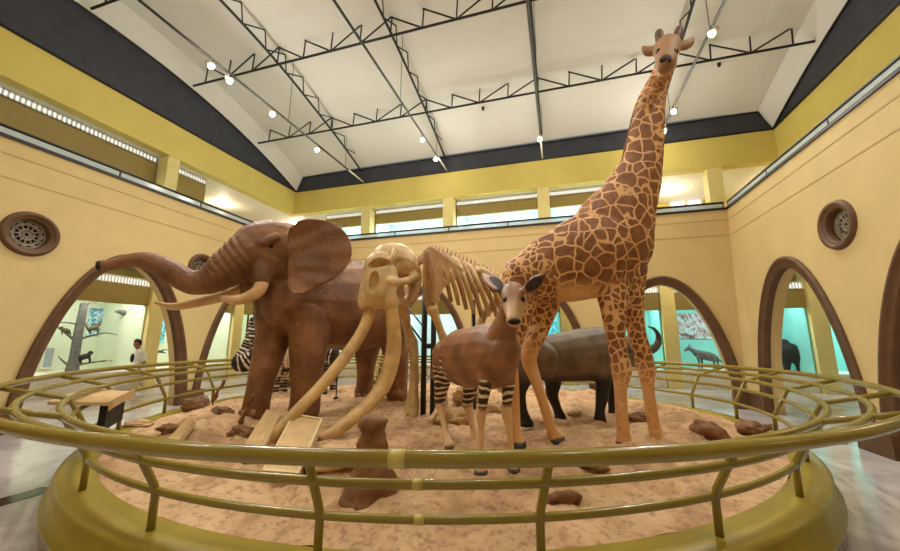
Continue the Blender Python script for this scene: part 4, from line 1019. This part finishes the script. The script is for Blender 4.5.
limbbone('humerus', [(399, 305, 5, 1, .36), (405, 320, 4.2, 1, .36), (409, 333, 4.5, 1, .36), (412, 343, 6.4, 1, .36)])
limbbone('radius', [(412, 345, 6.4, 1, .36), (414, 356, 4.6, 1, .36), (414, 380, 4.4, 1, .36), (413, 396, 5.8, 1, .36)])
limbbone('foot_bones', [(413, 397, 6, 1, .36), (412, 407, 7.5, 1, .36), (410, 415, 8, 1, .36)])
for cx_, o_ in ((441, -.42), (412, .36)):
    for k_ in (-1, 0, 1): limbbone('toe_bones', [(cx_-1+k_*3, 411, 2.6, 1, o_), (cx_-3+k_*5.5, 417, 2.6, 1, o_-.04), (cx_-4+k_*7, 420.5, 2.2, 1, o_-.08)])
limbbone('ilium', [(478, 271, 5, 1.5, -.3), (487, 278, 7, 1.4, -.34), (497, 287, 7, 1.3, -.3), (503, 294, 5, 1, -.2)])
limbbone('pelvis', [(496, 284, 7, 1, -.35), (507, 296, 9, 1, -.1), (507, 296, 9, 1, .1), (500, 286, 7, 1, .35)])
limbbone('femur', [(504, 303, 6, 1, -.25), (502, 320, 4.5, 1, -.28), (499, 343, 6, 1, -.28)]); limbbone('tibia', [(499, 345, 5.5, 1, -.28), (501, 365, 4, 1, -.28), (503, 388, 6.5, 1, -.28)])
limbbone('femur', [(497, 300, 6, 1, .25), (482, 318, 4.5, 1, .28), (478, 340, 6, 1, .28)]); limbbone('tibia', [(478, 342, 5.5, 1, .28), (480, 362, 4, 1, .28), (481, 388, 6.5, 1, .28)])
# black mounting frame that carries it
st = empty('support_frame', (-2.05, 5.56, .5), 'black steel pole frame propping up the skeleton behind the okapi rump', 'support frame')
pa = at_z(423, 415, .48); pb = at_z(432.5, 417, .48)
def pole(p, vtop, u, r): 
    q = at_y(u, vtop, p.y); MB().tube([(p.x, p.y, p.z-.1), (p.x, p.y, q.z)], r, 12).build('pole', M['black'], st, True); return q.z
za = pole(pa, 272, 423, .045); zb_ = pole(pb, 292, 432.5, .042)
for v in (345, 347):
    q = at_y(430, v, pa.y).z; MB().tube([(pa.x, pa.y, q), (pb.x, pb.y, q)], .025, 8).build('cross_bar', M['black'], st, True)
q1 = at_y(400, 311, pa.y); q2 = at_y(424, 344, pa.y); MB().tube([q1, q2], .016, 8).build('brace', M['black'], st, True)
q1 = at_y(409, 309, pa.y); q2 = at_y(426, 330, pa.y); MB().tube([q1, q2], .012, 8).build('brace', M['black'], st, True)
pc = SP.P(474, 400, 0); MB().tube([(pc.x, pc.y, .4), (pc.x, pc.y, at_y(474, 300, pc.y).z)], .035, 10).build('pole', M['black'], st, True)

# ------------------------------------------------------------------ things lying on the sand
def rock(name, u, v, wpx, hpx, mat, label, cat, group=None, squash=.7, seed=0, z=None, sub=4):
    p = at_z(u, v, .49); p.z = sandz(p.x, p.y); k = depth_of(p)/FPX; rw, rh = wpx*k/2, hpx*k/2
    mb = MB(); mb.ball((0, 0, 0), 1, sub=sub)
    for w in mb.bm.verts:
        n1 = mnoise.noise(w.co*1.3+V((seed*3.1, 0, 0))); n2 = mnoise.noise(w.co*3.5+V((0, seed*2.7, 0))); f = 1+.45*n1+.26*n2+.10*mnoise.noise(w.co*8+V((seed, seed, 0)))
        c = w.co*f; w.co = V((p.x+_rt.x*c.x*rw+_fw.x*c.y*rw*squash, p.y+_rt.y*c.x*rw+_fw.y*c.y*rw*squash, p.z+rh*.72+c.z*rh))
    o = mb.build(name, mat, None, True); return tag(o, label, cat, group)
GR = 'rocks and stones on the sand'
rock('rock', 197, 406, 26, 14, M['rock'], 'brown clumped rock at the far left of the sand, near the leaning stick', 'rock', GR, seed=1)
rock('rock', 222, 415, 20, 8, M['rock'], 'low brown rock beside the elephant front foot', 'rock', GR, seed=2)
rock('rock', 242, 437, 26, 12, M['rock'], 'flat brown rock at the foot of the leaning pole', 'rock', GR, seed=3)
rock('rock', 458, 423, 24, 16, M['palerock'], 'pale round boulder behind the okapi legs', 'rock', GR, seed=4)
rock('rock', 468, 404, 26, 20, M['palerock'], 'pale heap of stone behind the okapi belly', 'rock', GR, seed=5)
rock('rock', 492, 412, 22, 14, M['palerock'], 'pale stone between the okapi front legs', 'rock', GR, seed=6)
rock('rock', 592, 468, 30, 13, M['rock'], 'flat dark stone just behind the middle of the top rail', 'rock', GR, seed=7)
rock('rock', 640, 421, 24, 11, M['rock'], 'dark angular stone between the giraffe front feet', 'rock', GR, seed=8)
rock('rock', 752, 428, 30, 14, M['rock'], 'rough brown rock at the right edge of the sand', 'rock', GR, seed=9)
rock('rock', 665, 414, 22, 10, M['palerock'], 'low tan rock right of the giraffe', 'rock', GR, seed=10)
rock('rock', 140, 420, 26, 7, M['palerock'], 'low tan stone at the left edge of the sand', 'rock', GR, seed=11)
rock('rock', 576, 414, 16, 6, M['palerock'], 'small pale stone under the buffalo belly', 'rock', GR, seed=12)
rock('rock', 340, 470, 60, 22, M['palerock'], 'sand-coloured boulder beside the gnarled stump', 'rock', GR, seed=13)
rock('rock', 168, 434, 20, 8, M['rock'], 'dark little rock left of the split plank', 'rock', GR, seed=14)
def log(name, pts, mat, label, cat, seed=0, seg=14):
    c = catmull(pts, 10); mb = MB(); mb.tube([V(x[:3]) for x in c], [x[3] for x in c], 24)
    for w in mb.bm.verts: w.co += V((mnoise.noise(w.co*9+V((seed, 0, 0))), mnoise.noise(w.co*9+V((0, seed, 5))), mnoise.noise(w.co*9+V((9, seed, 0)))))*.035+V((mnoise.noise(w.co*24), mnoise.noise(w.co*24+V((3, 0, 0))), 0))*.015
    o = mb.build(name, mat, None, True); return tag(o, label, cat)
def sp(u, v, dz=0):
    p = at_z(u, v, .49); p.z = sandz(p.x, p.y)+dz; return p
# gnarled stump
p = sp(372, 490); k = depth_of(p)/FPX
log('tree_stump', [(p.x, p.y, p.z-.06, 30*k), (p.x, p.y, p.z+.06, 24*k), (p.x-.01, p.y, p.z+.22, 15*k), (p.x-.02, p.y+.02, p.z+.40, 13*k), (p.x-.03, p.y+.02, p.z+.50, 15*k), (p.x-.03, p.y+.03, p.z+.545, 8*k)], M['wood'], 'gnarled brown stump standing behind the railing below the skeleton tusks', 'stump', 3)
p, q = sp(549, 497, .03), sp(578, 494, .05); k = depth_of(p)/FPX
log('driftwood', [tuple(p)+(5*k,), tuple((p+q)/2+V((0, 0, .02)))+(8*k,), tuple(q)+(7*k,)], M['wood'], 'short dark log in the front sand below the middle rail', 'log', 5)
p, q = sp(692, 436, .05), sp(730, 442, .03); k = depth_of(p)/FPX
log('driftwood', [tuple(p)+(5*k,), tuple(p*.6+q*.4+V((0, 0, .05)))+(8.5*k,), tuple(q)+(4*k,)], M['wood'], 'hollow brown log on the sand right of the giraffe', 'log', 6)
p = sp(212, 402); q = at_y(224, 380, p.y+.1); log('stick', [tuple(p)+(.02,), tuple((p+q)/2)+(.035,), tuple(q)+(.03,)], M['wood'], 'short thick stick leaning up from the far left rock', 'stick', 7)
p = sp(237, 431); q = at_y(254, 394, p.y-.05); log('stick', [tuple(p)+(.03,), tuple((p+q)/2)+(.032,), tuple(q)+(.022,)], M['wood'], 'thin brown pole leaning against the elephant forward foot', 'stick', 8)
def plank(name, quad, th, mat, label, cat, legs=None, frame=None):
    """a board given by four corners of its upper face"""
    n = (quad[1]-quad[0]).cross(quad[3]-quad[0]).normalized()
    if n.z > 0: n = -n
    if frame is None:
        o = MB().prism(quad, n*th).build(name, mat); return tag(o, label, cat)
    c = (quad[0]+quad[2])/2; o = empty(name, c, label, cat)
    MB().prism([q+n*.012 for q in quad], n*th).build('board', mat, o)
    a, b_, c2, d = quad; fm = MB(); w = .035
    u = (b_-a).normalized(); v = (d-a).normalized()
    for s_, e_, off in ((a, b_, v), (d, c2, -v)): fm.prism([s_, e_, e_+off*w, s_+off*w], n*.02)
    for s_, e_, off in ((a, d, u), (b_, c2, -u)): fm.prism([s_+(e_-s_).normalized()*w, e_-(e_-s_).normalized()*w, e_-(e_-s_).normalized()*w+off*w, s_+(e_-s_).normalized()*w+off*w], n*.02)
    fm.build('frame', frame, o)
    for (s_, g) in ((d*.85+a*.15, .0), (c2*.85+b_*.15, .0)):
        t = s_+n*.02; MB().tube([t, V((t.x+.0, t.y+.1, sandz(t.x, t.y)-.04))], .015, 8).build('leg', M['dark'], o, True)
    return o
def lean(u0, v0, u1, v1, u2, v2, u3, v3, zb, zt):
    """corners: upper-left, upper-right, lower-right, lower-left at the given heights"""
    return [at_z(u0, v0, zt), at_z(u1, v1, zt), at_z(u2, v2, zb), at_z(u3, v3, zb)]
q = lean(293, 413, 323, 418, 299, 473, 262, 470, .53, .78); plank('sign_panel', q, .02, M['palewood'], 'framed pale sign panel tilted on the sand, between the skeleton tusk tips', 'sign panel', frame=simple('panel frame', (222, 196, 150), .6, .08))
q = lean(267, 409, 279, 415, 257, 462, 233, 462, .53, .76); plank('sign_panel', q, .025, M['palewood'], 'narrower pale sign board tilted on the sand, left of the framed panel', 'sign panel')
q = lean(190, 416, 194, 421, 178, 441, 167, 439, .52, .66); plank('split_plank', q, .05, M['palewood'], 'split plank propped up on the left part of the sand', 'plank')
p = sp(448, 476); o = MB().box((p.x-.11, p.y-.05, p.z-.01), (p.x+.11, p.y+.05, p.z+.05)).build('grey_block', M['greyboard']); tag(o, 'small grey flat block on the sand, left of the okapi front feet', 'block')
# thin upright probe behind the elephant
p = sp(336, 399); o = empty('stake', p, 'thin dark stake on a small foot in the sand, between the elephant legs', 'stake'); MB().tube([p, p+V((0, 0, .62))], .012, 8).build('rod', M['black'], o); MB().cyl(p+V((0, 0, .02)), .05, .05, 14).build('foot', M['black'], o)

# information board carried on the railing arms at the left
a0, a1 = R(-127.6), R(-140.6)
ib = empty('information_board', rp((a0+a1)/2, 4.8, .95), 'sloped wooden information board resting on the railing arms at the far left', 'information board')
def wed(r0, r1, z0, z1, th, aa, ab, n=8):
    mb = MB(); A, B = [], []
    for k in range(n+1):
        a = aa+(ab-aa)*k/n
        A.append([mb.bm.verts.new(rp(a, r0, z0)), mb.bm.verts.new(rp(a, r1, z1))]); B.append([mb.bm.verts.new(rp(a, r0, z0-th)), mb.bm.verts.new(rp(a, r1, z1-th))])
    for k in range(n):
        mb.bm.faces.new((A[k][0], A[k][1], A[k+1][1], A[k+1][0])); mb.bm.faces.new((B[k][0], B[k+1][0], B[k+1][1], B[k][1]))
        for i in (0, 1): mb.bm.faces.new((A[k][i], A[k+1][i], B[k+1][i], B[k][i]))
    for k in (0, n): mb.bm.faces.new((A[k][0], A[k][1], B[k][1], B[k][0]))
    return mb
wed(4.62, 5.10, .93, .985, .035, a0, a1).build('panel', M['palewood'], ib); wed(4.60, 4.62, .945, .945, .1, a0, a1).build('front_lip', M['palewood'], ib); wed(4.64, 4.70, .895, .895, .3, a0+R(-1), a1+R(2)).build('bracket', M['dark'], ib)

# ------------------------------------------------------------------ person walking in the corridor
PP = Pl((-13.1, 8.6), (0, -1), (-1, 0))
per = empty('person', (-13.1, 8.6, 0), 'person in a white T-shirt and light trousers walking left behind the left arch', 'person')
b = Body(PP)
b.chain('torso', [(139, 372, 4.2), (139.5, 365, 4.2), (140, 357, 4.8), (139.5, 351.5, 4.0)], 1.2); b.chain('neck', [(138.5, 351, 1.9), (137.8, 348, 1.8)], 1)
b.chain('head', [(137.4, 346.6, 2.4), (137, 344.3, 3.1), (137.2, 342.4, 2.9)], .85); b.chain('nose', [(134.3, 344.4, .7), (133.7, 345, .5)], 1)
b.chain('arm', [(141, 352.5, 2, 1, -.22), (143.5, 358, 1.6, 1, -.26), (144.5, 362, 1.3, 1, -.25), (141, 366.5, 1.0, 1, -.24), (138.5, 369.5, 1.0, 1, -.22)], 1); b.chain('arm', [(139, 352.5, 2, 1, .22), (136, 359, 1.5, 1, .26), (134.5, 365, 1.1, 1, .25), (133.5, 371, 1.0, 1, .24)], 1)
b.chain('leg', [(138, 372, 3.2, 1, -.1), (135, 382, 2.2, 1, -.1), (132.5, 390, 1.4, 1, -.1), (131, 394.5, 1.3, 1, -.1), (128, 395.5, 1.1, 1, -.1)], 1); b.chain('leg', [(140, 372, 3.2, 1, .1), (142, 382, 2.2, 1, .1), (145, 389, 1.4, 1, .1), (146.5, 391, 1.3, 1, .1), (144, 392.5, 1.0, 1, .1)], 1)
b.build('body', M['skin'], per, .018, 2)
b = Body(PP); b.chain('torso', [(139, 371, 4.7), (139.5, 365, 4.7), (140, 357, 5.2), (139.5, 351, 4.2)], 1.22); b.chain('sleeve', [(141, 352.5, 2.6, 1, -.22), (143.3, 358, 2.2, 1, -.26), (144, 360, 2.1, 1, -.26)], 1); b.chain('sleeve', [(139, 352.5, 2.6, 1, .22), (136.4, 359, 2.1, 1, .26)], 1)
b.build('t_shirt', M['shirt'], per, .018, 2)
b = Body(PP); b.chain('leg', [(138.5, 371, 4, 1, -.08), (135, 382, 2.8, 1, -.1), (132.5, 390.5, 2, 1, -.1)], 1.05); b.chain('leg', [(140, 371, 4, 1, .08), (142, 382, 2.8, 1, .1), (145, 389.5, 2, 1, .1)], 1.05); b.build('trousers', M['khaki'], per, .018, 2)
b = Body(PP); b.chain('hair', [(138.8, 344.5, 2.6), (138, 342, 3.1), (136.6, 340.8, 2.4)], .9); b.build('hair', M['hair'], per, .012, 2)
o = MB().ball(PP.P(132.3, 358, -.2), .07, (.6, .8, 2.0), sub=3).build('dark_shape', M['hair'], None, True); tag(o, 'black shoulder bag carried in front of the walking person', 'bag')  # small black ellipsoid in front of the torso

# ------------------------------------------------------------------ world and colour management
wd = bpy.data.worlds.new('world'); SC.world = wd; wd.use_nodes = True
wd.node_tree.nodes['Background'].inputs[0].default_value = (.6, .7, .8, 1); wd.node_tree.nodes['Background'].inputs[1].default_value = .3
SC.view_settings.view_transform = 'Standard'; SC.view_settings.look = 'None'; SC.view_settings.gamma = 1; SC.view_settings.exposure = -.42
SC.view_settings.use_curve_mapping = False
